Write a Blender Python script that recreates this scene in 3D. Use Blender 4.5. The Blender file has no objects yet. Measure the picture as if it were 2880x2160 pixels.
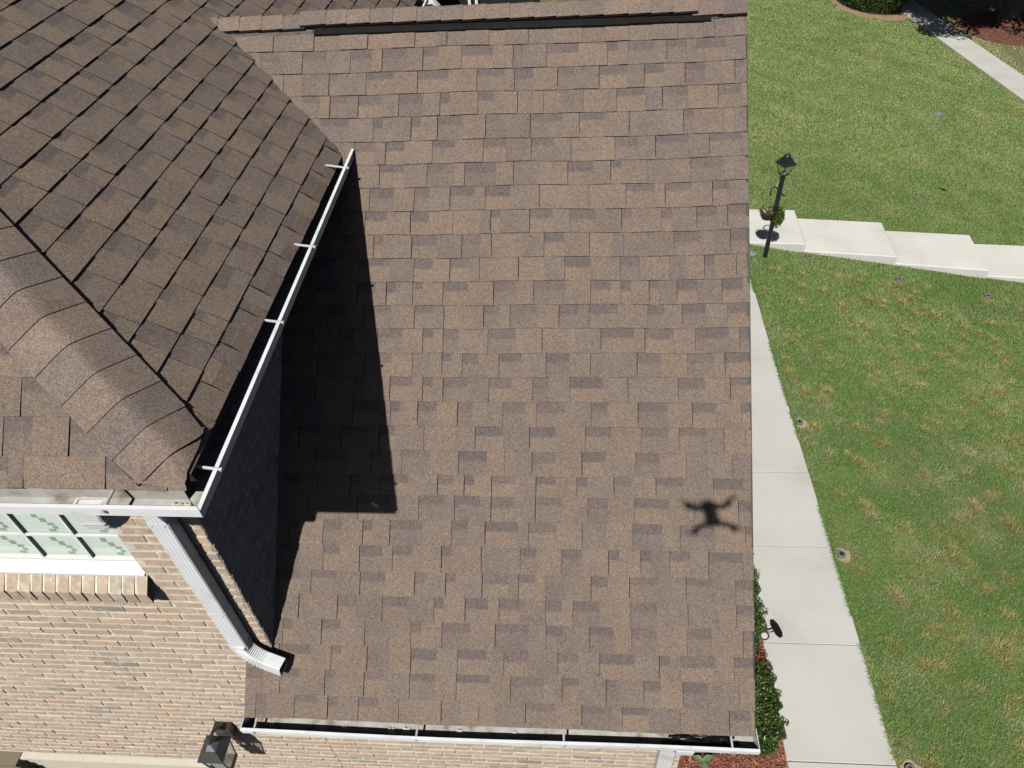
import bpy, math, random
import numpy as np
from mathutils import Vector, Matrix

random.seed(11); rng = np.random.default_rng(11)
SC = bpy.context.scene
COL = SC.collection
H = 7.9                      # height of the lens above the side walk; geometry below is written with the lens at z = 0

# ------------------------------------------------------------------ camera, sky, sun, exposure
F_PX = 2055.0
YAW, PIT, ROL = math.radians(-6.048), math.radians(43.759), math.radians(-3.995)
fwd = Vector((math.sin(YAW)*math.cos(PIT), math.cos(YAW)*math.cos(PIT), -math.sin(PIT)))
r0 = Vector((math.cos(YAW), -math.sin(YAW), 0)); u0 = r0.cross(fwd)
CR = r0*math.cos(ROL)+u0*math.sin(ROL); CU = -r0*math.sin(ROL)+u0*math.cos(ROL)
cam = bpy.data.cameras.new('camera'); camo = bpy.data.objects.new('camera', cam); COL.objects.link(camo)
cam.sensor_width = 36; cam.lens = F_PX/2880*36; cam.clip_start = 0.02; cam.clip_end = 4000
M = Matrix((CR, CU, -fwd)).transposed().to_4x4(); M.translation = (0, 0, H)
camo.matrix_world = M
SC.camera = camo

SUN = Vector((0.182, 0.5865, -0.7892)).normalized()          # direction the light travels
SUN_EL = math.asin(-SUN.z); SUN_AZ = math.atan2(-SUN.x, -SUN.y)
world = bpy.data.worlds.new('World'); SC.world = world; world.use_nodes = True
wn = world.node_tree.nodes; wl = world.node_tree.links
bg = wn['Background']; sky = wn.new('ShaderNodeTexSky'); sky.sky_type = 'NISHITA'; sky.sun_disc = False
sky.sun_elevation = SUN_EL; sky.sun_rotation = SUN_AZ; sky.altitude = 300; sky.air_density = 0.32; sky.dust_density = 1.2
wl.new(sky.outputs[0], bg.inputs[0]); bg.inputs[1].default_value = 0.05
sl = bpy.data.lights.new('sun', 'SUN'); sl.energy = 5.0; sl.angle = math.radians(0.55); sl.color = (1.0, 0.965, 0.915)
so = bpy.data.objects.new('sun', sl); COL.objects.link(so)
so.rotation_euler = SUN.to_track_quat('-Z', 'Y').to_euler(); so.location = (-6, -12, 25)
SC.view_settings.view_transform = 'Standard'; SC.view_settings.look = 'None'
SC.view_settings.exposure = 0.0; SC.view_settings.gamma = 1.0; SC.view_settings.use_curve_mapping = False
SC.render.engine = 'CYCLES'; SC.cycles.use_denoising = True; SC.cycles.denoiser = 'OPENIMAGEDENOISE'; SC.cycles.denoising_input_passes = 'RGB_ALBEDO_NORMAL'; SC.cycles.caustics_reflective = False; SC.cycles.caustics_refractive = False; SC.cycles.max_bounces = 5; SC.cycles.diffuse_bounces = 0
SC.cycles.sample_clamp_indirect = 4.0

# ------------------------------------------------------------------ helpers
def lin(r, g, b):
    f = lambda c: (c/255/12.92) if c/255 <= 0.04045 else ((c/255+0.055)/1.055)**2.4
    return (f(r), f(g), f(b))

class MB:
    def __init__(s): s.v = []; s.f = []; s.m = []; s.c = []
    def face(s, pts, col=(1, 1, 1), mi=0):
        b = len(s.v); s.v += [tuple(p) for p in pts]; s.f.append(tuple(range(b, b+len(pts)))); s.m.append(mi)
        s.c.append(col)
    def grid(s, rows, closed=False, col=(1, 1, 1), mi=0):
        """rows of points -> quads with shared vertices"""
        b = len(s.v); n = len(rows[0])
        for r in rows: s.v += [tuple(p) for p in r]
        for i in range(len(rows)-1):
            for j in range(n if closed else n-1):
                j2 = (j+1) % n
                s.f.append((b+i*n+j, b+i*n+j2, b+(i+1)*n+j2, b+(i+1)*n+j)); s.m.append(mi); s.c.append(col)
    def poly(s, idx_pts, col=(1, 1, 1), mi=0): s.face(idx_pts, col, mi)
    def box(s, x0, x1, y0, y1, z0, z1, col=(1, 1, 1), mi=0):
        p = [(x0,y0,z0),(x1,y0,z0),(x1,y1,z0),(x0,y1,z0),(x0,y0,z1),(x1,y0,z1),(x1,y1,z1),(x0,y1,z1)]
        b = len(s.v); s.v += p
        for f in ((0,3,2,1),(4,5,6,7),(0,1,5,4),(1,2,6,5),(2,3,7,6),(3,0,4,7)):
            s.f.append(tuple(b+i for i in f)); s.m.append(mi); s.c.append(col)
    def hexa(s, p, col=(1, 1, 1), mi=0):
        b = len(s.v); s.v += [tuple(q) for q in p]
        for f in ((0,3,2,1),(4,5,6,7),(0,1,5,4),(1,2,6,5),(2,3,7,6),(3,0,4,7)):
            s.f.append(tuple(b+i for i in f)); s.m.append(mi); s.c.append(col)
    def tube(s, path, rad, n=8, col=(1, 1, 1), mi=0, caps=True):
        P = [Vector(p) for p in path]; rows = []
        if not hasattr(rad, '__len__'): rad = [rad]*len(P)
        prev = None
        for i, p in enumerate(P):
            t = (P[min(i+1, len(P)-1)]-P[max(i-1, 0)]).normalized()
            a = Vector((0, 0, 1)) if abs(t.z) < 0.9 else Vector((1, 0, 0))
            if prev is not None: a = prev
            x = (a-t*a.dot(t)).normalized(); prev = x; y = t.cross(x)
            rows.append([p+x*math.cos(2*math.pi*k/n)*rad[i]+y*math.sin(2*math.pi*k/n)*rad[i] for k in range(n)])
        s.grid(rows, True, col, mi)
        if caps: s.face(rows[0][::-1], col, mi); s.face(rows[-1], col, mi)
    def lathe(s, c, prof, n=16, col=(1, 1, 1), mi=0):
        rows = [[(c[0]+r*math.cos(2*math.pi*k/n), c[1]+r*math.sin(2*math.pi*k/n), c[2]+z) for k in range(n)] for r, z in prof]
        s.grid(rows, True, col, mi)
    def loft(s, sections, col=(1, 1, 1), mi=0, caps=True):
        s.grid(sections, True, col, mi)
        if caps: s.face(sections[0][::-1], col, mi); s.face(sections[-1], col, mi)

def world_loc(o):
    L = Vector((0, 0, 0))
    while o is not None: L += o.location; o = o.parent
    return L

def link(name, me, parent=None, loc=None):
    o = bpy.data.objects.new(name, me); COL.objects.link(o)
    if parent is not None: o.parent = parent
    if loc is not None: o.location = loc
    return o

def mk(name, mb, mats, parent=None, smooth=False, weld=False):
    """one mesh object; vertices given in lens coordinates (z = 0 at the lens)"""
    V = np.array(mb.v, dtype=float); V[:, 2] += H
    if parent is None:
        L = Vector(((V[:, 0].min()+V[:, 0].max())/2, (V[:, 1].min()+V[:, 1].max())/2, V[:, 2].min()))
    else: L = world_loc(parent)
    V -= np.array(L)
    me = bpy.data.meshes.new(name); me.from_pydata(V.tolist(), [], mb.f)
    if not isinstance(mats, (list, tuple)): mats = [mats]
    for m in mats: me.materials.append(m)
    if len(mats) > 1: me.polygons.foreach_set('material_index', mb.m)
    if any(c != (1, 1, 1) for c in mb.c):
        at = me.color_attributes.new('tint', 'FLOAT_COLOR', 'CORNER'); arr = []
        for f, c in zip(mb.f, mb.c):
            if isinstance(c[0], (tuple, list)):
                for q in c: arr += [q[0], q[1], q[2], 1.0]
            else: arr += [c[0], c[1], c[2], 1.0]*len(f)
        at.data.foreach_set('color', arr)
    if smooth: me.polygons.foreach_set('use_smooth', [True]*len(me.polygons))
    me.update()
    return link(name, me, parent, L if parent is None else None)

def mk_np(name, V, Fc, cols, mat, parent=None, smooth=False):
    """fast triangle soup: V (n,3), Fc (m,3), cols per vertex (n,3)"""
    V = V.copy().astype(np.float32); V[:, 2] += H
    me = bpy.data.meshes.new(name); n = len(V); m = len(Fc); k = Fc.shape[1]
    L = Vector((float(V[:, 0].mean()), float(V[:, 1].mean()), float(V[:, 2].min()))) if parent is None else world_loc(parent)
    V -= np.array(L, dtype=np.float32)
    me.vertices.add(n); me.vertices.foreach_set('co', V.ravel())
    me.loops.add(m*k); me.loops.foreach_set('vertex_index', Fc.astype(np.int32).ravel())
    me.polygons.add(m); me.polygons.foreach_set('loop_start', np.arange(0, m*k, k, dtype=np.int32))
    me.update(calc_edges=True)
    at = me.color_attributes.new('tint', 'FLOAT_COLOR', 'POINT')
    c4 = np.ones((n, 4), np.float32); c4[:, :3] = cols; at.data.foreach_set('color', c4.ravel())
    me.materials.append(mat)
    if smooth: me.polygons.foreach_set('use_smooth', np.ones(m, dtype=bool))
    me.update()
    return link(name, me, parent, L if parent is None else None)

def tag(o, label=None, cat=None, group=None, kind=None):
    if label: o['label'] = label
    if cat: o['category'] = cat
    if group: o['group'] = group
    if kind: o['kind'] = kind
    return o

def empty(name, loc):
    o = bpy.data.objects.new(name, None); COL.objects.link(o); o.location = (loc[0], loc[1], loc[2]+H); o.empty_display_size = 0.2
    return o

def copy_tree(o, parent=None):
    c = o.copy(); COL.objects.link(c); c.parent = parent
    for ch in list(o.children): copy_tree(ch, c)
    return c

def lf(a, b, t): return tuple(x+(y-x)*t for x, y in zip(a, b))
def mul(c, k): return (c[0]*k, c[1]*k, c[2]*k)

def vnoise(x, y, seed, scale):
    """value noise in numpy, 0..1"""
    r = np.random.default_rng(seed); G = r.random((256, 256))
    x = np.asarray(x)*scale; y = np.asarray(y)*scale
    xi = np.floor(x).astype(int); yi = np.floor(y).astype(int); fx = x-xi; fy = y-yi
    fx = fx*fx*(3-2*fx); fy = fy*fy*(3-2*fy); a = lambda i, j: G[(xi+i) % 256, (yi+j) % 256]
    return (a(0,0)*(1-fx)+a(1,0)*fx)*(1-fy)+(a(0,1)*(1-fx)+a(1,1)*fx)*fy

# ------------------------------------------------------------------ materials
def new_mat(name):
    m = bpy.data.materials.new(name); m.use_nodes = True
    return m, m.node_tree.nodes, m.node_tree.links, m.node_tree.nodes['Principled BSDF']

def N(nodes, typ, **kw):
    n = nodes.new(typ)
    for k, v in kw.items():
        if k.startswith('i_'):
            n.inputs[k[2:].replace('_', ' ')].default_value = v
        else: setattr(n, k, v)
    return n

def ramp(nodes, stops):
    r = nodes.new('ShaderNodeValToRGB'); e = r.color_ramp.elements
    while len(e) < len(stops): e.new(0.5)
    for el, (p, c) in zip(e, stops): el.position = p; el.color = (c[0], c[1], c[2], 1)
    return r

def plain(name, col, rough=0.5, metal=0.0, var=0.1, scale=20.0, bump=0.0, bscale=200.0, spec=0.5, tint=False, stops=None):
    """base colour with noise variation (or a stained ramp) and optional fine bump"""
    m, n, l, b = new_mat(name)
    b.inputs['Roughness'].default_value = rough; b.inputs['Metallic'].default_value = metal
    b.inputs['Specular IOR Level'].default_value = spec
    g = N(n, 'ShaderNodeNewGeometry')
    no = N(n, 'ShaderNodeTexNoise', i_Scale=scale, i_Detail=6.0); l.new(g.outputs['Position'], no.inputs['Vector'])
    if stops: rp = ramp(n, stops)
    else: rp = ramp(n, [(0.3, mul(col, 1-var)), (0.7, mul(col, 1+var))])
    l.new(no.outputs['Fac'], rp.inputs['Fac']); out = rp.outputs['Color']
    if tint:
        at = N(n, 'ShaderNodeAttribute', attribute_name='tint')
        mx = N(n, 'ShaderNodeMix', data_type='RGBA', blend_type='MULTIPLY'); mx.inputs[0].default_value = 1
        l.new(out, mx.inputs[6]); l.new(at.outputs['Color'], mx.inputs[7]); out = mx.outputs[2]
    l.new(out, b.inputs['Base Color'])
    if bump > 0:
        n2 = N(n, 'ShaderNodeTexNoise', i_Scale=bscale, i_Detail=4.0); l.new(g.outputs['Position'], n2.inputs['Vector'])
        bp = N(n, 'ShaderNodeBump', i_Strength=1.0, i_Distance=bump); l.new(n2.outputs['Fac'], bp.inputs['Height']); l.new(bp.outputs[0], b.inputs['Normal'])
    return m

def shingle_mat():
    m, n, l, b = new_mat('asphalt_granules')
    b.inputs['Roughness'].default_value = 0.92; b.inputs['Specular IOR Level'].default_value = 0.25
    g = N(n, 'ShaderNodeNewGeometry'); at = N(n, 'ShaderNodeAttribute', attribute_name='tint')
    vo = N(n, 'ShaderNodeTexVoronoi', i_Scale=210.0, feature='F1'); l.new(g.outputs['Position'], vo.inputs['Vector'])
    sep = N(n, 'ShaderNodeSeparateColor'); l.new(vo.outputs['Color'], sep.inputs[0])
    rp = ramp(n, [(0.0, (0.62, 0.63, 0.65)), (0.22, (0.84, 0.84, 0.85)), (0.5, (0.99, 0.98, 0.96)), (0.8, (1.16, 1.12, 1.06)), (1.0, (1.4, 1.34, 1.26))])
    l.new(sep.outputs[0], rp.inputs['Fac'])
    no = N(n, 'ShaderNodeTexNoise', i_Scale=7.0, i_Detail=5.0); l.new(g.outputs['Position'], no.inputs['Vector'])
    r2 = ramp(n, [(0.3, (0.93, 0.93, 0.94)), (0.7, (1.07, 1.06, 1.05))]); l.new(no.outputs['Fac'], r2.inputs['Fac'])
    n3 = N(n, 'ShaderNodeTexNoise', i_Scale=60.0, i_Detail=3.0); l.new(g.outputs['Position'], n3.inputs['Vector'])
    r3 = ramp(n, [(0.3, (0.94, 0.94, 0.95)), (0.7, (1.06, 1.06, 1.04))]); l.new(n3.outputs['Fac'], r3.inputs['Fac'])
    cur = at.outputs['Color']
    for s in (rp, r2, r3):
        mx = N(n, 'ShaderNodeMix', data_type='RGBA', blend_type='MULTIPLY'); mx.inputs[0].default_value = 1
        l.new(cur, mx.inputs[6]); l.new(s.outputs['Color'], mx.inputs[7]); cur = mx.outputs[2]
    l.new(cur, b.inputs['Base Color'])
    bp = N(n, 'ShaderNodeBump', i_Strength=0.6, i_Distance=0.0012); l.new(sep.outputs[1], bp.inputs['Height']); l.new(bp.outputs[0], b.inputs['Normal'])
    return m

def brick_mat():
    m, n, l, b = new_mat('tumbled_brick')
    b.inputs['Roughness'].default_value = 0.9; b.inputs['Specular IOR Level'].default_value = 0.2
    g = N(n, 'ShaderNodeNewGeometry'); at = N(n, 'ShaderNodeAttribute', attribute_name='tint')
    no = N(n, 'ShaderNodeTexNoise', i_Scale=46.0, i_Detail=10.0, i_Roughness=0.78); l.new(g.outputs['Position'], no.inputs['Vector'])
    r1 = ramp(n, [(0.30, (0.62, 0.61, 0.6)), (0.42, (0.9, 0.895, 0.89)), (0.55, (1.03, 1.02, 1.0)), (0.75, (1.2, 1.19, 1.17))]); l.new(no.outputs['Fac'], r1.inputs['Fac'])
    n2 = N(n, 'ShaderNodeTexNoise', i_Scale=17.0, i_Detail=7.0, i_Roughness=.65); l.new(g.outputs['Position'], n2.inputs['Vector'])
    r2 = ramp(n, [(0.5, (0, 0, 0)), (0.62, (1, 1, 1))]); l.new(n2.outputs['Fac'], r2.inputs['Fac'])
    mx = N(n, 'ShaderNodeMix', data_type='RGBA', blend_type='MULTIPLY'); mx.inputs[0].default_value = 1
    l.new(at.outputs['Color'], mx.inputs[6]); l.new(r1.outputs['Color'], mx.inputs[7])
    m2 = N(n, 'ShaderNodeMix', data_type='RGBA'); m2.inputs[7].default_value = (0.62, 0.57, 0.46, 1)      # smeared mortar wash
    sc = N(n, 'ShaderNodeMath', operation='MULTIPLY'); sc.inputs[1].default_value = 0.5
    l.new(r2.outputs['Color'], sc.inputs[0]); l.new(sc.outputs[0], m2.inputs[0]); l.new(mx.outputs[2], m2.inputs[6])
    l.new(m2.outputs[2], b.inputs['Base Color'])
    bp = N(n, 'ShaderNodeBump', i_Strength=0.8, i_Distance=0.004); l.new(no.outputs['Fac'], bp.inputs['Height']); l.new(bp.outputs[0], b.inputs['Normal'])
    return m

def leaf_mat(name, rough=0.45, trans=0.25, spec=0.5):
    m, n, l, b = new_mat(name)
    at = N(n, 'ShaderNodeAttribute', attribute_name='tint')
    b.inputs['Roughness'].default_value = rough; b.inputs['Specular IOR Level'].default_value = spec
    l.new(at.outputs['Color'], b.inputs['Base Color'])
    if trans > 0:
        t = N(n, 'ShaderNodeBsdfTranslucent'); l.new(at.outputs['Color'], t.inputs['Color'])
        mx = N(n, 'ShaderNodeMixShader'); mx.inputs[0].default_value = trans
        l.new(b.outputs[0], mx.inputs[1]); l.new(t.outputs[0], mx.inputs[2])
        l.new(mx.outputs[0], n['Material Output'].inputs['Surface'])
    return m

def concrete_mat(name, col):
    m, n, l, b = new_mat(name)
    b.inputs['Roughness'].default_value = 0.9; b.inputs['Specular IOR Level'].default_value = 0.2
    g = N(n, 'ShaderNodeNewGeometry')
    a1 = N(n, 'ShaderNodeTexNoise', i_Scale=1.3, i_Detail=6.0); a2 = N(n, 'ShaderNodeTexNoise', i_Scale=55.0, i_Detail=5.0, i_Roughness=0.7)
    a3 = N(n, 'ShaderNodeTexVoronoi', i_Scale=9.0); 
    for a in (a1, a2, a3): l.new(g.outputs['Position'], a.inputs['Vector'])
    r1 = ramp(n, [(0.28, (col[0]*.88, col[1]*.87, col[2]*.84)), (0.42, mul(col, .97)), (0.7, mul(col, 1.05))]); l.new(a1.outputs['Fac'], r1.inputs['Fac'])
    r2 = ramp(n, [(0.3, (0.9, 0.9, 0.9)), (0.7, (1.07, 1.07, 1.07))]); l.new(a2.outputs['Fac'], r2.inputs['Fac'])
    r3 = ramp(n, [(0.012, (0.55, 0.53, 0.5)), (0.03, (1, 1, 1))]); l.new(a3.outputs['Distance'], r3.inputs['Fac'])
    cur = r1.outputs['Color']
    for s in (r2, r3):
        mx = N(n, 'ShaderNodeMix', data_type='RGBA', blend_type='MULTIPLY'); mx.inputs[0].default_value = 1
        l.new(cur, mx.inputs[6]); l.new(s.outputs['Color'], mx.inputs[7]); cur = mx.outputs[2]
    l.new(cur, b.inputs['Base Color'])
    bp = N(n, 'ShaderNodeBump', i_Strength=0.5, i_Distance=0.003); l.new(a2.outputs['Fac'], bp.inputs['Height']); l.new(bp.outputs[0], b.inputs['Normal'])
    return m

M_SH = shingle_mat()
M_EDGE = plain('asphalt_edge', (0.012, 0.011, 0.011), 0.9, spec=0.2)
M_BRICK = brick_mat()
M_MORTAR = plain('mortar', (0.66, 0.605, 0.49), 0.95, var=0.2, scale=30, bump=0.004, bscale=90)
M_WHITE = plain('white_aluminium', (0.74, 0.765, 0.78), 0.38, scale=9, spec=0.5, stops=[(.28, (.55, .555, .54)), (.42, (.7, .72, .73)), (.7, (.76, .785, .8))])
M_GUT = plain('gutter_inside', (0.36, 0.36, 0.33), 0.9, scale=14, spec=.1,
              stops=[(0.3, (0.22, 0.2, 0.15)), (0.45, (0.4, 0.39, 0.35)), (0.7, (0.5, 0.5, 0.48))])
M_ROD = plain('hanger_metal', (0.62, 0.65, 0.68), 0.35, metal=0.3, var=0.05)
M_SEAL = plain('old_sealant', (0.62, 0.58, 0.48), 0.8, var=0.2, scale=60, bump=0.004, bscale=60)
M_VINYL = plain('white_vinyl', (0.78, 0.79, 0.78), 0.4, var=0.03)
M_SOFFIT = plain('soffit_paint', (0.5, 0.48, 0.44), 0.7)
M_BLIND = plain('pale_blind', (0.86, 0.89, 0.865), 0.6, var=0.04, scale=3)
M_PANEMARK = plain('pane_mark', (0.3, 0.35, 0.31), 0.7)
M_BLACK = plain('black_plastic', (0.008, 0.008, 0.008), 0.75, var=0.2, spec=.15)
M_METAL = plain('black_paint', (0.016, 0.017, 0.017), 0.4, var=0.3, scale=40)
M_BRONZE = plain('bronze_paint', (0.03, 0.028, 0.026), 0.42, var=0.2, scale=40)
M_GREYMET = plain('grey_panel', (0.2, 0.22, 0.25), 0.45)
M_TRIM = plain('beige_trim', (0.62, 0.57, 0.46), 0.6, var=0.04)
M_SHADEBROWN = plain('shade_brown', (0.2, 0.16, 0.11), 0.6, var=0.06)  # brown of the garage openings, with their shade put into the colour
M_CONC = concrete_mat('concrete', (0.515, 0.51, 0.475))
M_STEP = concrete_mat('concrete_steps', (0.61, 0.6, 0.555))
M_GRASS = leaf_mat('grass_blades', 0.6, 0.3, 0.25)
M_LEAF = leaf_mat('glossy_leaf', 0.33, 0.22, 0.6)
M_NEEDLE = leaf_mat('needle_leaf', 0.6, 0.15, 0.3)
M_SOIL = plain('lawn_soil', (0.1, 0.1, 0.05), 0.95, scale=3, stops=[(0.3, (0.075, 0.115, 0.03)), (0.55, (0.12, 0.14, 0.05)), (0.75, (0.2, 0.17, 0.085))], bump=0.02, bscale=30)
M_CLAY = plain('clay_soil', (0.3, 0.2, 0.12), 0.95, var=0.2, scale=8, bump=0.01, bscale=40)
M_BED = plain('bed_soil', (0.11, 0.052, 0.032), 0.95, var=0.3, scale=25, bump=0.01, bscale=60)
M_CHIP = leaf_mat('mulch_chips', 0.9, 0.0, 0.2)
M_BARK = plain('bark', (0.15, 0.125, 0.1), 0.95, var=0.35, scale=9, bump=0.03, bscale=14)
M_ASPHALT = plain('asphalt', (0.05, 0.05, 0.052), 0.9, var=0.15, scale=30)
M_GLASS, n_, l_, b_ = new_mat('window_glass')
gl_ = n_.new('ShaderNodeBsdfGlossy'); gl_.inputs['Roughness'].default_value = .02; gl_.inputs['Color'].default_value = (.9, .97, .93, 1)
tp_ = n_.new('ShaderNodeBsdfTransparent'); tp_.inputs['Color'].default_value = (.95, .985, .965, 1)
lw_ = n_.new('ShaderNodeLayerWeight'); pw_ = n_.new('ShaderNodeMath'); pw_.operation = 'POWER'; pw_.inputs[1].default_value = 4
l_.new(lw_.outputs['Facing'], pw_.inputs[0]); fr_ = n_.new('ShaderNodeMath'); fr_.operation = 'MULTIPLY_ADD'; fr_.inputs[1].default_value = .7; fr_.inputs[2].default_value = .035; l_.new(pw_.outputs[0], fr_.inputs[0])
ms_ = n_.new('ShaderNodeMixShader'); l_.new(fr_.outputs[0], ms_.inputs[0]); l_.new(tp_.outputs[0], ms_.inputs[1]); l_.new(gl_.outputs[0], ms_.inputs[2])
l_.new(ms_.outputs[0], n_['Material Output'].inputs['Surface'])
M_CLEAR = M_GLASS
M_BULB = plain('frosted_bulb', (0.75, 0.75, 0.72), 0.25)
M_ROCK = plain('grey_stone', (0.17, 0.2, 0.18), 0.9, var=0.25, scale=12, bump=0.01, bscale=30)
M_POT = plain('pot_plastic', (0.035, 0.03, 0.026), 0.5)
M_DARKSCREEN = plain('dark_screen', (0.012, 0.012, 0.012), 0.9)
M_RIM = plain('weathered_ring', (0.16, 0.17, 0.17), 0.6, var=0.2, scale=50)

# ------------------------------------------------------------------ house frame geometry
TH = math.radians(42.5)                       # wing roof pitch
NR = Vector((0, -math.sin(TH), math.cos(TH))); VR = Vector((0, math.cos(TH), math.sin(TH))); UR = Vector((1, 0, 0))
OR = NR*(-4.22)
def wingz(y): return (-4.22+math.sin(TH)*y)/math.cos(TH)
XW = -1.699                                   # side wall of the main house
YW = 1.90                                     # front wall plane
XRAKE = 1.03
PH = math.radians(35.0); TPH = math.tan(PH)
XE, ZE = -1.335, -2.013                       # eave of the main roof's right slope
def rightz(x): return ZE+TPH*(XE-x)
PF = math.radians(45.0)
YE, ZFE = 1.545, -2.05                        # front eave of the main roof
def fronty(z): return YE+(z-ZFE)/math.tan(PF)
def hipy(x): return fronty(rightz(x))         # plan of the hip line
S_RIDGE = 2.505; YRIDGE = OR.y+S_RIDGE*VR.y; ZRIDGE = OR.z+S_RIDGE*VR.z

house = empty('brick_house', (-1.7, 1.9, -7.9))
tag(house, 'tan brick house with brown shingle roofs and white gutters, seen from above', 'house')

# ------------------------------------------------------------------ ground
def gz(x, y):
    """lawn height: level by the house, falling away to the right"""
    x = np.asarray(x, dtype=float)
    t = np.clip((x-3.3)/1.2, 0, 1)
    return -7.93-.15*t*t*(3-2*t)-0.094*np.clip(x-4.5, 0, 9.0)
xs = np.concatenate([[-400, -60, -12, -6, 0, 3.0], np.arange(3.3, 5.1, .2), np.arange(6, 20.1, 1.0), [30, 60, 400]]); ys = np.concatenate([[-300, -40, -10], np.arange(-4, 44.1, 2.0), [80, 200, 900]])
g = MB(); g.grid([[(x, y, float(gz(x, y))-0.012) for x in xs] for y in ys])
tag(mk('ground', g, M_SOIL), kind='structure', label='lawn soil under the grass')

# side walk of separate slabs along the house
sw = empty('sidewalk', (2.72, 6, -7.9)); tag(sw, 'pale concrete walk running along the side of the house', 'sidewalk', kind='structure')
joints = [-0.9, 0.35, 1.6, 2.79, 4.04, 5.32, 6.5, 7.53, 8.55, 9.9, 11.05]
for a, b in zip(joints[:-1], joints[1:]):
    m = MB(); e = 0.0035; c = 0.005; z = -7.9+random.uniform(-0.003, 0.003); x0, x1 = 2.2+random.uniform(-.004, .004), 3.255+random.uniform(-.004, .004)
    lo = [(x0, a+e, -8.05), (x1, a+e, -8.05), (x1, b-e, -8.05), (x0, b-e, -8.05)]
    mid = [(x, y, z-c) for x, y, _ in lo]
    top = [(x0+c, a+e+c, z), (x1-c, a+e+c, z), (x1-c, b-e-c, z), (x0+c, b-e-c, z)]
    m.grid([lo, mid, top], True); m.face(top); mk('slab', m, M_CONC, sw)

# garden steps: landing and treads going down to the right
st = empty('garden_steps', (6, 12.3, -8.5)); tag(st, 'pale concrete path with low steps going down across the lawn', 'steps', kind='structure')
TR = [(-7.9, [(2.2, 13.40), (4.524, 13.268), (4.468, 12.037), (2.2, 12.20)]),
      (-8.05, [(4.4, 13.225), (6.176, 13.004), (6.109, 11.806), (4.36, 12.05)]),
      (-8.2, [(6.05, 12.97), (7.798, 12.755), (7.707, 11.565), (5.98, 11.83)]),
      (-8.35, [(7.65, 12.70), (13.2, 12.13), (12.9, 10.93), (7.6, 11.62)])]
for z, q in TR:
    m = MB(); cx_ = sum(p[0] for p in q)/4; cy_ = sum(p[1] for p in q)/4; c = 0.015
    lo = [(x, y, z-0.42) for x, y in q]; mid = [(x, y, z-c) for x, y in q]
    top = [(x+(c if x < cx_ else -c), y+(c if y < cy_ else -c), z) for x, y in q]
    m.grid([lo, mid, top], True); m.face(top[::-1]); mk('tread', m, M_STEP, st)

# far diagonal walk by the tree
fw = empty('far_walk', (12, 24, -8.7)); tag(fw, 'narrow concrete walk in the far corner passing a shaded tree', 'sidewalk', kind='structure')
def farL(y): return 11.18+(27.57-y)*0.1395
yy = [12.0, 13.5, 15.0, 16.5, 18.0, 19.5, 21.0, 22.5, 24.0, 25.5, 27.0, 28.5, 30.0, 31.5, 33.0]
for a, b in zip(yy[:-1], yy[1:]):
    m = MB(); q = [(farL(a), a+.006), (farL(a)+1.05, a+.006), (farL(b)+1.05, b-.006), (farL(b), b-.006)]
    top = [(x, y, float(gz(x, y))+0.02) for x, y in q]; lo = [(x, y, z-0.15) for x, y, z in top]
    m.grid([lo, top], True); m.face(top); mk('slab', m, M_CONC, fw)

# mulch beds (soil sheets with loose chips on top)
def sheet(name, poly, z, mat, label):
    m = MB(); m.face([(x, y, (float(gz(x, y)) if z is None else z)+0.006) for x, y in poly]); return tag(mk(name, m, mat), label, kind='structure')
sheet('mulch_bed', [(-0.2, -0.6), (2.19, -0.6), (2.19, 11.3), (0.80, 11.3), (0.80, 1.9), (-0.2, 1.9)], -7.94, M_BED, 'red brown mulch bed soil between house and side walk')
sheet('driveway', [(-9, -6), (-0.25, -6), (-0.25, 1.9), (-9, 1.9)], -7.945, M_CONC, 'concrete driveway in front of the garage')
sheet('street', [(18.2, -60), (26, -60), (26, 200), (18.2, 200)], None, M_ASPHALT, 'dark asphalt street beyond the far walk')

# ------------------------------------------------------------------ shingles
SH_PAL = [lin(118, 106, 97), lin(120, 107, 97), lin(116, 105, 97), lin(122, 108, 97), lin(115, 104, 97), lin(118, 106, 96)]
SH_DARK = [lin(112, 102, 96), lin(114, 103, 96), lin(111, 101, 96)]
SH_BAND = [lin(102, 93, 90), lin(99, 91, 89), lin(105, 95, 91)]

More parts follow.
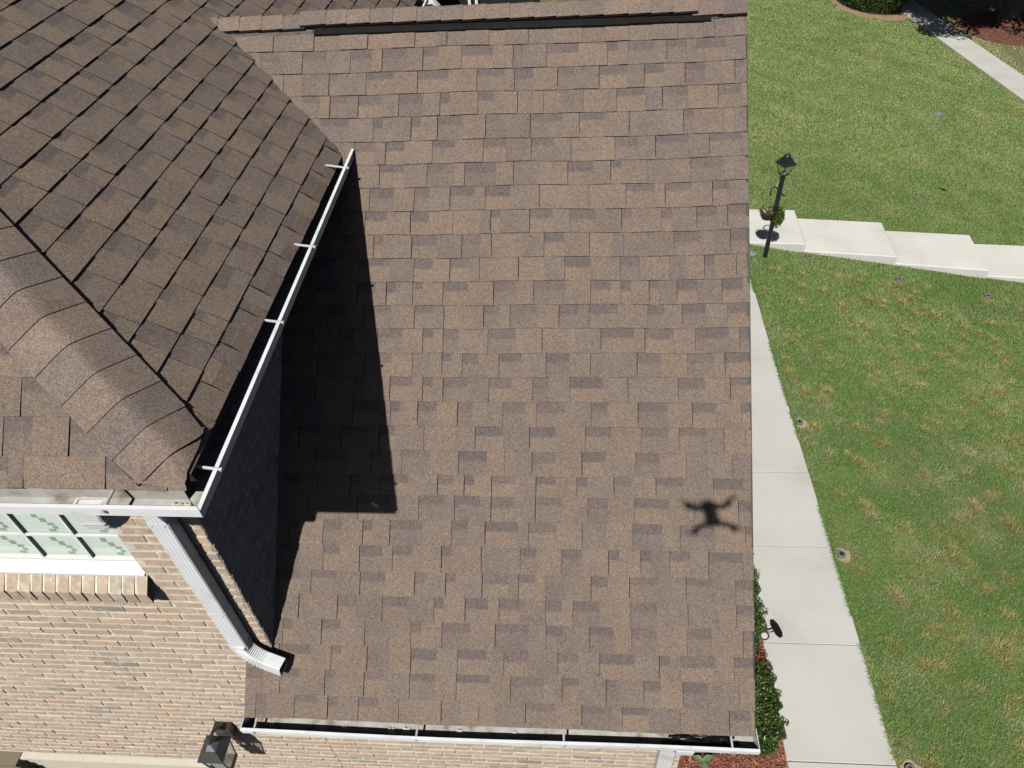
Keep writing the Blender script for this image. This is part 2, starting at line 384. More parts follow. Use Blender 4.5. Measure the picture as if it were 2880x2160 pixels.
def shingle_piece(P, s0, s1, ua, ub, uc, uL, uR, cs, cb, ct, hs, ht, bs, curl, band=0.05):
    """one tab pair: recessed slot ua..ub with a darker band under the course above, raised tooth ub..uc; clipped to [uL(s), uR(s)]"""
    m = MB(); top = s1+0.022
    def pt(u, s, h): return P(min(max(u, uL(s)), uR(s)), s, h)
    def hh(hb, s): return hb-(hb-0.0012)*(s-s0)/(top-s0)
    def clipped(a, b): return min(b, uR(s0)) <= max(a, uL(s0)) and min(b, uR(top)) <= max(a, uL(top))
    sb = s1-band; sm = sb-0.012
    for a, b, hb, kind in ((ua, ub, hs, 0), (ub, uc, ht, 1)):
        if b-a < 0.004 or clipped(a, b): continue
        j0 = bs+random.uniform(-.0012, .0012)
        if kind == 0:
            rows = [(s0+j0, cs), (sm, cs), (sb, cb), (top, cb)]
        else: rows = [(s0+j0, ct), (top, ct)]
        pts = [[pt(a, s, hh(hb, s)+(curl if i == 0 else 0)), pt(b, s, hh(hb, s)+(curl*.6 if i == 0 else 0))] for i, (s, _) in enumerate(rows)]
        for i in range(len(rows)-1):
            m.face([pts[i][0], pts[i][1], pts[i+1][1], pts[i+1][0]], (rows[i][1], rows[i][1], rows[i+1][1], rows[i+1][1]))
        d0, d1 = pt(a, s0+j0, -0.004), pt(b, s0+j0, -0.004)
        m.face([d0, d1, pts[0][1], pts[0][0]], (0.1, 0.1, 0.1), 1)
        e0, e1 = pt(a, top, -0.004), pt(b, top, -0.004)
        m.face([d0, pts[0][0], pts[-1][0], e0], (0.1, 0.1, 0.1), 1)
        m.face([d1, e1, pts[-1][1], pts[0][1]], (0.1, 0.1, 0.1), 1)
    return m

def course(P, s0, s1, uL, uR, u_lo, u_hi, out, thick=1.0):
    u = u_lo-random.uniform(0, .25); bs = random.uniform(-.001, .001)
    while u < u_hi:
        ws = random.choice([.06, .095, .115, .135, .15, .165, .19]); wt = random.choice([.06, .1, .12, .14, .15, .17])
        ua, ub, uc = u+random.uniform(.0015, .0045), u+ws, u+ws+wt; u = uc
        ct = random.choice(SH_PAL); cs = random.choice(SH_PAL if random.random() < .62 else SH_DARK)
        if random.random() < .14: ct = random.choice(SH_DARK)
        if random.random() < .15: cs = mul(SH_PAL[3], 1.02)
        k = random.uniform(.97, 1.03); ct = mul(ct, k); cs = mul(cs, k); cb = random.choice(SH_BAND) if random.random() < .85 else cs
        m = shingle_piece(P, s0, s1, ua, ub, uc, uL, uR, cs, cb, ct, 0.0052*thick+random.uniform(-.0006, .0006), 0.0088*thick+random.uniform(-.0008, .001), bs,
                          max(0, random.gauss(0, .0012)), random.choice([.04, .05, .052, .058]))
        if m.f: out.append(m)

def area_of(m):
    V = np.array(m.v); return float(max(np.ptp(V[:, 0]), 1e-4)*max(np.ptp(V[:, 1]), np.ptp(V[:, 2])))

def join(ms):
    j = MB()
    for m in ms:
        b = len(j.v); j.v += m.v; j.f += [tuple(b+i for i in f) for f in m.f]; j.m += m.m; j.c += m.c
    return j

def in_view(m, mx=0.0):
    p = Vector(np.array(m.v).mean(0)); d = p.dot(fwd)
    if d < .1: return False
    x = F_PX*p.dot(CR)/d/1440; y = F_PX*p.dot(CU)/d/1080
    return abs(x) < 1+mx and abs(y) < 1+mx

def lay(pieces, parent, name, limit=300):
    vis = [m for m in pieces if in_view(m, 0.03)]; rest = [m for m in pieces if not in_view(m, 0.03)]
    vis.sort(key=lambda m: -area_of(m)*1.0/max(.3, Vector(np.array(m.v).mean(0)).length)**2)
    for m in vis[:limit]: mk(name, m, [M_SH, M_EDGE], parent)
    rest += vis[limit:]
    if rest: tag(mk('small_'+name+'s', join(rest), [M_SH, M_EDGE], parent), kind='stuff')

# --- wing roof
wing = MB()
def PW(u, s, h):
    k = max(0, (u-.5)/.53); w = min(1, max(0, (s+.4)/1.6))
    s += .012*k*k*w+.0022*math.sin(u*5.1+s*2.3)+.0016*math.sin(u*11.7+s*7)      # courses ride up a little towards the rake
    return OR+UR*u+VR*s+NR*(h+.002*math.sin(u*3.1+s*1.7))
ZU = -2.19
def wing_left(s):
    y = OR.y+s*VR.y; z = OR.z+s*VR.z
    if y < YW-0.015: return -1.862
    if z < ZE-0.02: return XW+0.004
    return XE-(z-ZE)/TPH-0.03
# deck slab under the shingles
dk = MB()
def quad_slab(mb, pts, n, t):
    a = [Vector(p) for p in pts]; b = [p-n*t for p in a]; mb.hexa([*b, *a])
quad_slab(dk, [PW(-1.85, -1.655, -.008), PW(XRAKE-.01, -1.655, -.008), PW(XRAKE-.01, -1.25, -.008), PW(-1.85, -1.25, -.008)], NR, .03)
quad_slab(dk, [PW(XW, -1.25, -.008), PW(XRAKE-.01, -1.25, -.008), PW(XRAKE-.01, 1.62, -.008), PW(XW, 1.62, -.008)], NR, .03)
quad_slab(dk, [PW(-1.5, 1.62, -.008), PW(XRAKE-.01, 1.62, -.008), PW(XRAKE-.01, S_RIDGE, -.008), PW(-2.35, S_RIDGE, -.008)], NR, .03)
NB = Vector((0, math.sin(TH), math.cos(TH)))
apex = Vector((0, YRIDGE, ZRIDGE)); VB = Vector((0, math.cos(TH), -math.sin(TH)))
quad_slab(dk, [apex+UR*-2.35, apex+UR*(XRAKE-.01), apex+UR*(XRAKE-.01)+VB*4.2, apex+UR*-1.35+VB*4.2], NB, .03)
wing = mk('wing_roof', dk, M_EDGE, house)
px = np.array([248,403,555,708,870,1024,1180,1340,1497,1655,1812,1970,2127,2290,2450,2612,2776,2939,3101,3237,3406,3576,3751,3916,4083,4258,4425,4598,4778])/2.304
S = []
for yv in px:                                   # measured course heights on the slope
    v = CR*(2030-1440)-CU*(yv-1080)+fwd*F_PX
    p = v*(-4.22/v.dot(NR)); S.append(p.dot(VR))
S = S[::-1]; S[0] = -1.672
S = [S[0]]+S[1:]+[S_RIDGE-0.02]
pcs = []
for i in range(len(S)-1):
    xr_ = XRAKE+random.uniform(-.005, .005)
    course(PW, S[i], S[i+1], wing_left, lambda s: xr_, wing_left(S[i+1]) if OR.y+S[i]*VR.y > YW else -1.862, XRAKE, pcs, 1.2)
lay(pcs, wing, 'shingle')
# rake edge and board
rk = MB(); quad_slab(rk, [PW(XRAKE-.012, -1.675, .001), PW(XRAKE+.006, -1.675, .001), PW(XRAKE+.006, S_RIDGE, .001), PW(XRAKE-.012, S_RIDGE, .001)], NR, .035)
mk('drip_edge', rk, M_BRONZE, wing)
rb = MB(); quad_slab(rb, [PW(XRAKE-.05, -1.64, -.04), PW(XRAKE-.025, -1.64, -.04), PW(XRAKE-.025, S_RIDGE, -.04), PW(XRAKE-.05, S_RIDGE, -.04)], NR, .18)
mk('rake_board', rb, M_WHITE, wing)
sf = MB(); quad_slab(sf, [PW(.79, -1.6, -.19), PW(XRAKE-.052, -1.6, -.19), PW(XRAKE-.052, S_RIDGE-.1, -.19), PW(.79, S_RIDGE-.1, -.19)], NR, .012)
mk('rake_soffit', sf, M_SOFFIT, wing)

def cap_piece(A, B, nA, nB, dirv, t0, t1, half, r, lift, col, skirt=0.012):
    """bent cap shingle over the crest line A + dirv*t; nA, nB: unit directions running down either slope"""
    m = MB(); secs = []
    up = -(nA+nB).normalized()
    for t, dh in ((t0, lift+.007), (t1+.03, lift+.001)):
        base = A+dirv*t; pts = []
        ks = [-1, -.75, -.5, -.32, -.2, -.1, 0, .1, .2, .32, .5, .75, 1]
        for k in ks:
            d = nA if k < 0 else nB; a = abs(k)*half
            drop = -d.dot(up)*(math.sqrt(a*a+r*r)-a-(math.sqrt(half*half+r*r)-half))       # smooth bend over the crest
            pts.append(base+d*a+up*(dh-drop))
        secs.append(pts)
    m.grid(secs, False, col)
    low = [p-up*skirt for p in secs[0]]
    for j in range(len(low)-1): m.face([low[j], low[j+1], secs[0][j+1], secs[0][j]], (.1, .1, .1), 1)
    for j in (0, len(low)-1):
        e = secs[1][j]-up*skirt; m.face([low[j], secs[0][j], secs[1][j], e], (.1, .1, .1), 1)
    return m

def cap_smooth(o):
    me = o.data
    me.polygons.foreach_set('use_smooth', [p.material_index == 0 for p in me.polygons])

CAPC = [lin(122, 109, 101), lin(116, 106, 100), lin(125, 111, 101), lin(113, 104, 99), lin(119, 108, 101), lin(123, 110, 101)]
# ridge caps along the wing ridge
x = XRAKE+.004; A0 = Vector((0, YRIDGE, ZRIDGE+.022)); ci = 0
while x > -2.28:
    w = random.uniform(.128, .15)
    lf_ = .026 if -1.6 < x < .86 else .006
    m = cap_piece(A0, None, -VR, VB, Vector((-1, 0, 0)), -x, -(x-w), .105, .025, lf_+.006, mul(random.choice(CAPC), random.uniform(.93, 1.05)))
    # faces wind for +x; direction -x flips, harmless
    # the overlap runs toward the left: raise lower edge at the right
    cap_smooth(mk('ridge_cap', m, [M_SH, M_EDGE], wing)); x -= w
# ridge vent: black ribbed strip under the caps
vt = MB()
def PV(u, s, h): return OR+UR*u+VR*s+NR*h
for a, b, ss in ((-1.55, -.45, 2.384), (-.45, .35, 2.382), (.35, .83, 2.388)):
    vt.hexa([PV(a, ss, .0), PV(b, ss, .0), PV(b, 2.46, .0), PV(a, 2.46, .0), PV(a, ss+.008, .018), PV(b, ss+.008, .018), PV(b, 2.46, .022), PV(a, 2.46, .022)])
vent = mk('ridge_vent', vt, M_BLACK, wing)
fn = MB(); u = -1.54
M_FIN = plain('vent_fins', (0.012, 0.012, 0.012), 0.8, spec=.1)
while u < .82:
    fn.hexa([PV(u, 2.405, .012), PV(u+.004, 2.405, .012), PV(u+.004, 2.44, .018), PV(u, 2.44, .018), PV(u, 2.412, .02), PV(u+.004, 2.412, .02), PV(u+.004, 2.44, .026), PV(u, 2.44, .026)]); u += .0105
tag(mk('vent_fins', fn, M_FIN, wing), kind='stuff')
M_FELT = plain('felt_edge', lin(96, 88, 80), .9, var=.3, scale=40)
fl = MB(); fl.hexa([PV(-2.12, 2.405, .004), PV(-1.56, 2.398, .004), PV(-1.56, 2.425, .008), PV(-2.12, 2.432, .008), PV(-2.12, 2.414, .009), PV(-1.56, 2.41, .009), PV(-1.56, 2.425, .012), PV(-2.12, 2.432, .012)]); mk('ridge_edging', fl, M_FELT, wing)
fl = MB(); fl.hexa([PV(.82, 2.408, .004), PV(XRAKE, 2.425, .004), PV(XRAKE, 2.44, .008), PV(.82, 2.435, .008), PV(.82, 2.41, .013), PV(XRAKE, 2.427, .013), PV(XRAKE, 2.44, .016), PV(.82, 2.435, .016)]); mk('ridge_edging', fl, M_FELT, wing)
for nx in (-1.44, -1.27):
    m = MB(); c = Vector((nx, YRIDGE, ZRIDGE+.04))-VR*.075+NR*.01
    m.lathe((c.x, c.y-.0, c.z), [(.012, -.004), (.012, .004), (.0, .006)], 10); mk('sealed_nail', m, M_GREYMET, wing)

# --- main roof: right slope (eave along y) and front slope (eave along x), hip between
main_deck = MB()
NRS = Vector((math.sin(PH), 0, math.cos(PH))); VRS = Vector((-math.cos(PH), 0, math.sin(PH))); URS = Vector((0, 1, 0)); ORS = Vector((XE, 0, ZE))
def PR(u, s, h):
    p = ORS+URS*u+VRS*s+NRS*h
    if s < .085: p = p+Vector((0, 0, -1))*((.085-s)**2*8)          # eave edge droops into the gutter
    return p
NFS = Vector((0, -math.sin(PF), math.cos(PF))); VFS = Vector((0, math.cos(PF), math.sin(PF))); OFS = Vector((0, YE, ZFE))
def PFR(u, s, h):
    p = OFS+UR*u+VFS*s+NFS*h
    if s < .06: p = p+Vector((0, 0, -1))*((.06-s)**2*6)
    return p
SMAX = 5.2
def xs_of(s): return XE-s*math.cos(PH)
quad_slab(main_deck, [PR(hipy(xs_of(.06)), .06, -.01), PR(8.6, .06, -.01), PR(8.6, SMAX, -.01), PR(hipy(xs_of(SMAX)), SMAX, -.01)], NRS, .03)
def hx(s): z = ZFE+s*math.sin(PF); return XE-(z-ZE)/TPH
quad_slab(main_deck, [PFR(-8.5, .05, -.01), PFR(hx(.05), .05, -.01), PFR(hx(4.0), 4.0, -.01), PFR(-8.5, 4.0, -.01)], NFS, .03)
mroof = mk('main_roof', main_deck, M_EDGE, house)
pcs = []
S2 = [0.036, .150]+[.150+.1432*k for k in range(1, 34)]
def valley_y(s):
    z = ZE+s*math.sin(PH)
    return (z+4.22/math.cos(TH))/math.tan(TH)+.03
for i in range(len(S2)-1):
    s0, s1 = S2[i], S2[i+1]
    wav = random.uniform(-.001, .002)
    if ZE+(s1+.03)*math.sin(PH) > ZRIDGE-.03:
        course(PR, s0+wav, s1, lambda s: hipy(xs_of(s)), lambda s: 8.6, hipy(xs_of(s1)), 7.6, pcs, 1.25); continue
    # front part up to the valley; above the ridge the slope runs on behind it
    course(PR, s0+wav, s1, lambda s: hipy(xs_of(s))-.0, valley_y, hipy(xs_of(s1)), max(valley_y(s0), valley_y(s1)), pcs, 1.25)
    if True:          # part behind the wing's ridge
        yb = 2*YRIDGE-valley_y(s1)+.0
        course(PR, s0+wav, s1, lambda s: 2*YRIDGE-valley_y(s)-.03, lambda s: 8.6, yb, 7.6, pcs, 1.25)
S3 = [0.022, .137, .281, .425, .562]+[.562+.1432*k for k in range(1, 20)]
for i in range(len(S3)-1):
    course(PFR, S3[i], S3[i+1], lambda s: -8.5, lambda s: min(hx(s), XE-.034), -3.3, hx(S3[i])+.05, pcs, 1.0)
lay(pcs, mroof, 'shingle')
# hip caps
h0 = Vector((XE, hipy(XE), ZE)); h1 = Vector((xs_of(3.0), hipy(xs_of(3.0)), rightz(xs_of(3.0)))); hd = (h1-h0).normalized()
dR = (hd.cross(NRS)).normalized(); dF = (NFS.cross(hd)).normalized()
if dR.y < 0: dR = -dR
if dF.x > 0: dF = -dF
if dR.z > 0 and False: dR = -dR
t = -.02; ci = 0
while t < 2.6:
    w = random.uniform(.136, .146)
    m = cap_piece(h0+Vector((0, 0, .012)), None, dR, dF, hd, t, t+w, .176, .024, .012, mul([CAPC[2], CAPC[0], CAPC[3], CAPC[5], CAPC[4]][ci % 5], random.uniform(.95, 1.05)), .013)
    tv = []
    for p in m.v:                                                   # trimmed flush with both eaves
        x_, y_ = min(p[0], XE-.03), max(p[1], YE+.016)
        tv.append((x_, y_, p[2] if (x_, y_) == (p[0], p[1]) else max(p[2], min(rightz(x_), ZFE+y_-YE)+.006)))
    m.v = tv
    cap_smooth(mk('hip_cap', m, [M_SH, M_EDGE], mroof)); t += w; ci += 1

# fascia and soffit boards of the main roof
fb = MB(); fb.box(-1.45, -1.4245, 1.61, 4.02, -2.2, -2.06); mk('fascia_board', fb, M_WHITE, mroof)
fb = MB(); fb.box(-8.5, -1.42, 1.61, 1.64, -2.2, -2.09); mk('fascia_board', fb, M_WHITE, mroof)
fb = MB(); fb.box(-1.699, -1.452, 1.642, 4.0, -2.205, -2.19); fb.box(-8.5, -1.70, 1.642, 1.899, -2.205, -2.19); mk('soffit', fb, M_SOFFIT, mroof)

# ------------------------------------------------------------------ gutters
GP = [(0, .0), (0, -.105), (.072, -.105), (.082, -.088), (.104, -.06), (.12, -.048), (.12, -.013), (.1245, -.012), (.1245, 0), (.108, 0), (.108, -.006)]
def gutter(name, fn, t0, t1, parent, label=None, endcaps=(True, True)):
    """fn(w, z, t) -> point; t0(w), t1(w) run ends (mitred)"""
    m = MB()
    inn = [(.0025, .0), (.0025, -.1025), (.071, -.1025), (.0805, -.087), (.102, -.058), (.1175, -.0465), (.1175, -.004), (.107, -.006)]
    def run(pr, mi, flip=False):
        n = 10
        rows = [[fn(w, z, t0(w)+(t1(w)-t0(w))*k/n) for w, z in pr] for k in range(n+1)]
        m.grid(rows, False, mi=mi)
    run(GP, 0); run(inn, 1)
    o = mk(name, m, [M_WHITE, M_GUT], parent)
    for flag, tt in ((endcaps[0], t0), (endcaps[1], t1)):
        if flag:
            c = MB(); s = .003 if tt is t1 else -.003
            a = [fn(w, z, tt(w)) for w, z in GP[:9]]; b = [fn(w, z, tt(w)+s) for w, z in GP[:9]]
            c.grid([a, b], True); c.face(a); c.face(b); mk('end_cap', c, M_WHITE, o)
    return o
FX = -1.4235; ZG = -2.053
gutter_r = gutter('side_gutter', lambda w, z, t: (FX+w+.0035+.0045*(t-1.48), t, ZG+z-.002+.0335*(t-1.48)), lambda w: 1.6075-w, lambda w: 4.075, house, endcaps=(False, False))
gutter_f = gutter('front_gutter', lambda w, z, t: (t, 1.6075-w, ZG+z), lambda w: -8.5, lambda w: FX+w, house, endcaps=(True, False))
gutter_b = gutter('side_gutter', lambda w, z, t: (FX+w, t, ZG+z), lambda w: 5.35, lambda w: 7.3, house)
YL, ZL = 1.668, -4.268
gutter_l = gutter('wing_gutter', lambda w, z, t: (t, YL-w+.004*math.sin(t*2.3), ZL+z+.003*math.sin(t*3+1)), lambda w: -1.872, lambda w: 1.052, house)
def rod(p, q, parent):
    m = MB(); p = Vector(p); q = Vector(q); m.tube([p, q], .0065, 8); d = (p-q).normalized()
    m.tube([p+d*.001, p+d*.006], .009, 8); mk('hanger_spike', m, M_ROD, parent)
for y in (3.86, 3.08, 2.50, 1.67): rod((FX+.135+.0045*(y-1.48), y, ZG-.008+.0335*(y-1.48)), (FX+.02, y, ZG+.012+.0335*(y-1.48)), gutter_r)
for x in (-1.66, -2.55): rod((x, 1.6075-.127, ZG-.012), (x+.0, 1.6075, ZG-.004), gutter_f)
for x in (-1.80, -.85, -.015, .91): rod((x, YL-.1275, ZL-.012), (x, YL, ZL-.004), gutter_l)
# outlet flange and sealant blobs
m = MB(); zb = ZG-.1
ring_o = [(-1.86, 1.535), (-1.735, 1.535), (-1.735, 1.602), (-1.86, 1.602)]; ring_i = [(-1.845, 1.543), (-1.75, 1.543), (-1.75, 1.592), (-1.845, 1.592)]
m.grid([[(x, y, zb) for x, y in ring_o], [(x, y, zb+.006) for x, y in ring_o], [(x, y, zb+.007) for x, y in ring_i], [(x, y, zb-.02) for x, y in ring_i]], True)
mk('outlet_flange', m, M_SEAL, gutter_f)
m = MB(); m.face([(x, y, zb+.002) for x, y in ring_i]); mk('outlet_hole', m, M_BLACK, gutter_f)
def blob(parent, c, r, n=26, flat=.35):
    m = MB(); rows = []
    for i in range(5):
        a = i/4*math.pi/2
        rows.append([(c[0]+math.cos(2*math.pi*k/n)*r*math.cos(a)*(1+.35*math.sin(k*2.3+c[0]*9)+.2*math.sin(k*5.1)), c[1]+math.sin(2*math.pi*k/n)*r*.7*math.cos(a)*(1+.3*math.sin(k*1.7)), c[2]+math.sin(a)*r*flat) for k in range(n)])
    m.grid(rows, True); return mk('sealant_smear', m, M_SEAL, parent, True)
blob(gutter_f, (-1.455, 1.566, zb+.001), .028); blob(gutter_f, (-1.415, 1.572, zb+.001), .018)
for x in (-1.83, -1.74, -1.3, -1.02, -.93, -.62, -.3): blob(gutter_l, (x, YL-.045+random.uniform(-.01, .01), ZL-.1), random.uniform(.015, .03), flat=.2)

# ------------------------------------------------------------------ downspouts
def rect_prof(w, d, ribs=0):
    pts = []
    c = .006
    fr = [(-w/2, -d/2+c), (-w/2+c, -d/2)]
    if ribs:
        for k in range(ribs):
            u = -w/2+w*(k+1)/(ribs+1); fr += [(u-.005, -d/2), (u-.002, -d/2+.0014), (u+.002, -d/2+.0014), (u+.005, -d/2)]
    fr += [(w/2-c, -d/2), (w/2, -d/2+c)]
    bk = [(w/2, d/2-c), (w/2-c, d/2), (-w/2+c, d/2), (-w/2, d/2-c)]
    return fr+bk
def pipe_sections(path, prof, side, crimp=None):
    P = [Vector(p) for p in path]; secs = []
    for i, p in enumerate(P):
        t = (P[min(i+1, len(P)-1)]-P[max(i-1, 0)]).normalized()
        x = (side-t*side.dot(t)).normalized(); y = t.cross(x)
        k = 1 if crimp is None else crimp[i]
        secs.append([p+x*a*k+y*b*k for a, b in prof])
    return secs
def arc(p, d0, d1, r, n, a1=math.pi/2):
    """points turning from direction d0 to d1 (perpendicular) through angle a1"""
    d0 = Vector(d0); d1 = Vector(d1); p = Vector(p)
    return [p+d0*(r*math.sin(a1*k/n))+d1*(r*(1-math.cos(a1*k/n))) for k in range(n+1)]
dsx, dsy = -1.825, 1.852
ds = empty('downspout', (dsx, dsy, -3.95)); ds.parent = house; ds.location = Vector((dsx, dsy, -3.95+H))-house.location
prof = rect_prof(.098, .072, 4)
m = MB(); sideX = Vector((1, 0, 0))
m.loft(pipe_sections([(dsx, dsy, z) for z in (-2.42, -2.9, -3.4, -3.80)], [(a, -b) for a, b in prof], sideX)); mk('pipe', m, M_WHITE, ds)
for z in (-2.62, -3.42, -3.79):
    m = MB(); m.loft(pipe_sections([(dsx, dsy, z), (dsx, dsy, z-.035)], [(a*1.035, -b*1.04) for a, b in prof], sideX)); mk('collar', m, M_WHITE, ds)
    for sx in (-.03, .03):
        m = MB(); m.lathe((dsx+sx, dsy-.039, z-.018), [(.004, -.002), (.004, .003), (0, .004)], 8); mk('screw', m, M_ROD, ds)
# upper elbow from the outlet back to the wall
pth = [Vector((-1.80, 1.568, z)) for z in (-2.15, -2.19)]+arc((-1.80, 1.568, -2.2), (0, 0, -1), (0, 1, 0), .11, 12, 1.1)[1:]
last = pth[-1]; dd = (pth[-1]-pth[-2]).normalized()
tgt = Vector((dsx, dsy-.03, -2.36)); pth += [last.lerp(tgt, .5), tgt]+[Vector((dsx, dsy, -2.42)), Vector((dsx, dsy, -2.47))]
cr = [1.0+(.05 if i % 2 else -.02) if 2 <= i <= 13 else 1 for i in range(len(pth))]
m = MB(); m.loft(pipe_sections(pth, [(a, -b) for a, b in rect_prof(.1, .075)], sideX, cr)); mk('elbow', m, M_WHITE, ds)
# lower elbow kicking out onto the wing roof
o_ = Vector((dsx, dsy-.005, -3.80)); dout = Vector((.97, -.24, -.0)).normalized()
pth = [o_+Vector((0, 0, .02))]+arc(o_, (0, 0, -1), dout, .15, 22, 1.42)
e = pth[-1]; de = (pth[-1]-pth[-2]).normalized(); pth += [e+de*.03, e+de*.10]
sd = Vector((0, 0, 1)).cross(dout)
cr = [1.0+(.035 if i % 2 else -.035) if 1 <= i <= 22 else 1 for i in range(len(pth))]
pr2 = [(a, b) for a, b in rect_prof(.075, .1)]
secs = pipe_sections(pth, pr2, sd, cr); m = MB(); m.loft(secs, caps=False); m.face(secs[0])
mk('elbow', m, M_WHITE, ds)
m = MB(); m.face([p-de*.012 for p in secs[-1]]); mk('spout_mouth', m, M_BLACK, ds)
# right hand downspout under the wing gutter
ds2 = empty('downspout', (.66, 1.86, -7.85)); ds2.parent = house; ds2.location = Vector((.66, 1.86, -7.85+H))-house.location
m = MB(); m.loft(pipe_sections([(.665, 1.86, z) for z in (-4.75, -6, -7.0, -7.8)], [(a*1.05, -b) for a, b in prof], sideX)); mk('pipe', m, M_WHITE, ds2)
pth = [(.665, 1.60, -4.36), (.665, 1.60, -4.40), (.665, 1.64, -4.48), (.665, 1.74, -4.60), (.665, 1.82, -4.68), (.665, 1.86, -4.75), (.665, 1.86, -4.80)]
m = MB(); m.loft(pipe_sections(pth, [(a, -b) for a, b in rect_prof(.1, .075)], sideX)); mk('elbow', m, M_WHITE, ds2)

# ------------------------------------------------------------------ walls with bricks
WX0, WX1, WZ0, WZ1 = -3.45, -2.15, -3.15, -2.36            # window opening
m = MB(); yb, yf = YW+.2, YW+.0035
m.box(-8.4, WX0, yf, yb, -7.95, -2.19); m.box(WX0, WX1, yf, yb, -7.95, WZ0-.10); m.box(WX0, WX1, yf, yb, WZ1, -2.19)
m.box(WX1, XW-.004, yf, yb, -7.95, -2.19)
front = mk('front_wall', m, M_MORTAR, house)
m = MB(); m.box(XW-.2, XW-.0035, YW+.012, 8.5, -7.95, -2.19); sidew = mk('side_wall', m, M_MORTAR, house)
m = MB(); m.box(XW, .782, yf, yb, -7.95, -4.40); m.box(.60, .782, yb, 7.5, -7.95, -4.40); wingw = mk('wing_wall', m, M_MORTAR, house)
m = MB(); m.face([(.785, 1.92, -4.42), (.785, 7.48, -4.42), (.785, 4.7, -1.75)]); m.face([(.70, 1.92, -4.42), (.70, 4.7, -1.75), (.70, 7.48, -4.42)]); mk('gable', m, M_TRIM, house)
BR = [lin(192, 174, 155), lin(188, 170, 152), lin(196, 178, 158), lin(190, 170, 150), lin(186, 170, 154), lin(198, 182, 162), lin(193, 170, 150), lin(185, 167, 150)]
BRG = [lin(173, 164, 151), lin(166, 157, 146), lin(177, 165, 152), lin(152, 145, 137)]
def brick(p, U, D, w, hgt, depth=.03, proud=.0, dark=.09):
    """tumbled brick: front face with softened uneven edges. p lower left front, U along, D outward"""
    m = MB(); Z = Vector((0, 0, 1)); r = lambda a=.0025: random.uniform(-a, a)
    col = random.choice(BRG) if random.random() < dark else random.choice(BR); col = mul(col, random.uniform(.95, 1.05)); c = .005
    back = [p+U*0+Z*0-D*depth, p+U*w-D*depth, p+U*w+Z*hgt-D*depth, p+Z*hgt-D*depth]
    pr = proud+random.uniform(-.0015, .003)
    mid = [p+U*r()+Z*r()+D*(pr-.006), p+U*(w+r())+Z*r()+D*(pr-.006), p+U*(w+r())+Z*(hgt+r())+D*(pr-.006), p+U*r()+Z*(hgt+r())+D*(pr-.006)]
    fr = [p+U*(c+r())+Z*(c*.7+r(.0015))+D*(pr+r(.0015)), p+U*(w-c+r())+Z*(c*.7+r(.0015))+D*(pr+r(.0015)), p+U*(w-c+r())+Z*(hgt-c*.7+r(.0015))+D*(pr+r(.0015)), p+U*(c+r())+Z*(hgt-c*.7+r(.0015))+D*(pr+r(.0015))]
    m.grid([back, mid, fr], True, col); m.face(fr, col)
    return m
COURSE = .0685; BW, BH, JT = .194, .0575, .011
def brick_field(origin_x, x0, x1, z0, z1, skip=None):
    out = []; k0 = math.floor((z0+7.9)/COURSE); k = k0
    while -7.9+k*COURSE < z1-.02:
        z = -7.9+k*COURSE; off = (k % 2)*(BW+JT)/2+random.uniform(-.006, .006); i = math.floor((x0-origin_x)/(BW+JT))-1
        while True:
            xa = origin_x+off+i*(BW+JT)+random.uniform(-.003, .003); xb = xa+BW+random.uniform(-.004, .004); i += 1
            if xa > x1-.02: break
            a, b = max(xa, x0), min(xb, x1)
            if b-a < .03: continue
            if skip:
                bad = False
                for sx0, sx1, sz0, sz1 in skip:
                    if z+BH > sz0 and z < sz1:
                        if a >= sx0 and b <= sx1: bad = True; break
                        if a < sx0 < b: b = sx0
                        if a < sx1 < b and a >= sx0: a = sx1
                if bad or b-a < .03: continue
            out.append(brick(Vector((a, YW, z+random.uniform(-.002, .002))), Vector((1, 0, 0)), Vector((0, -1, 0)), b-a, BH))
        k += 1
    return out
win_skip = [(WX0-.005, WX1+.005, WZ0-.06, WZ1), (-4.27, -2.72, -8, -5.875), (-9, -4.27, -8, -5.87)]
fb_ = brick_field(XW, -6.2, XW, -6.3, -2.195, win_skip)
lowb = brick_field(XW, XW+.001, .782, -7.9, -4.4, [(-2.3, -.55, -8, -5.96)])
def lay_bricks(pieces, parent, limit):
    vis = [b for b in pieces if in_view(b, .02)]; rest = [b for b in pieces if not in_view(b, .02)]
    vis.sort(key=lambda b: -area_of(b)/Vector(np.array(b.v).mean(0)).length**2)
    for b in vis[:limit]: mk('brick', b, M_BRICK, parent)
    rest += vis[limit:]
    if rest: tag(mk('far_bricks', join(rest), M_BRICK, parent), kind='stuff')
lay_bricks(fb_, front, 300)
lay_bricks(lowb, wingw, 120)
sb_ = []
k = 0
while True:                                     # shaded side wall above the wing roof
    z = -4.35+k*COURSE
    if z > -2.26: break
    y = YW+(k % 2)*.1-.1
    while y < 4.6:
        a = max(y, YW+.002); b = min(y+BW, 4.6)
        if b-a > .04 and z+BH > wingz(a)-.1: sb_.append(brick(Vector((XW, a, z)), Vector((0, 1, 0)), Vector((1, 0, 0)), b-a, BH))
        y += BW+JT
    k += 1
tag(mk('shaded_bricks', join(sb_), M_BRICK, sidew), kind='stuff')
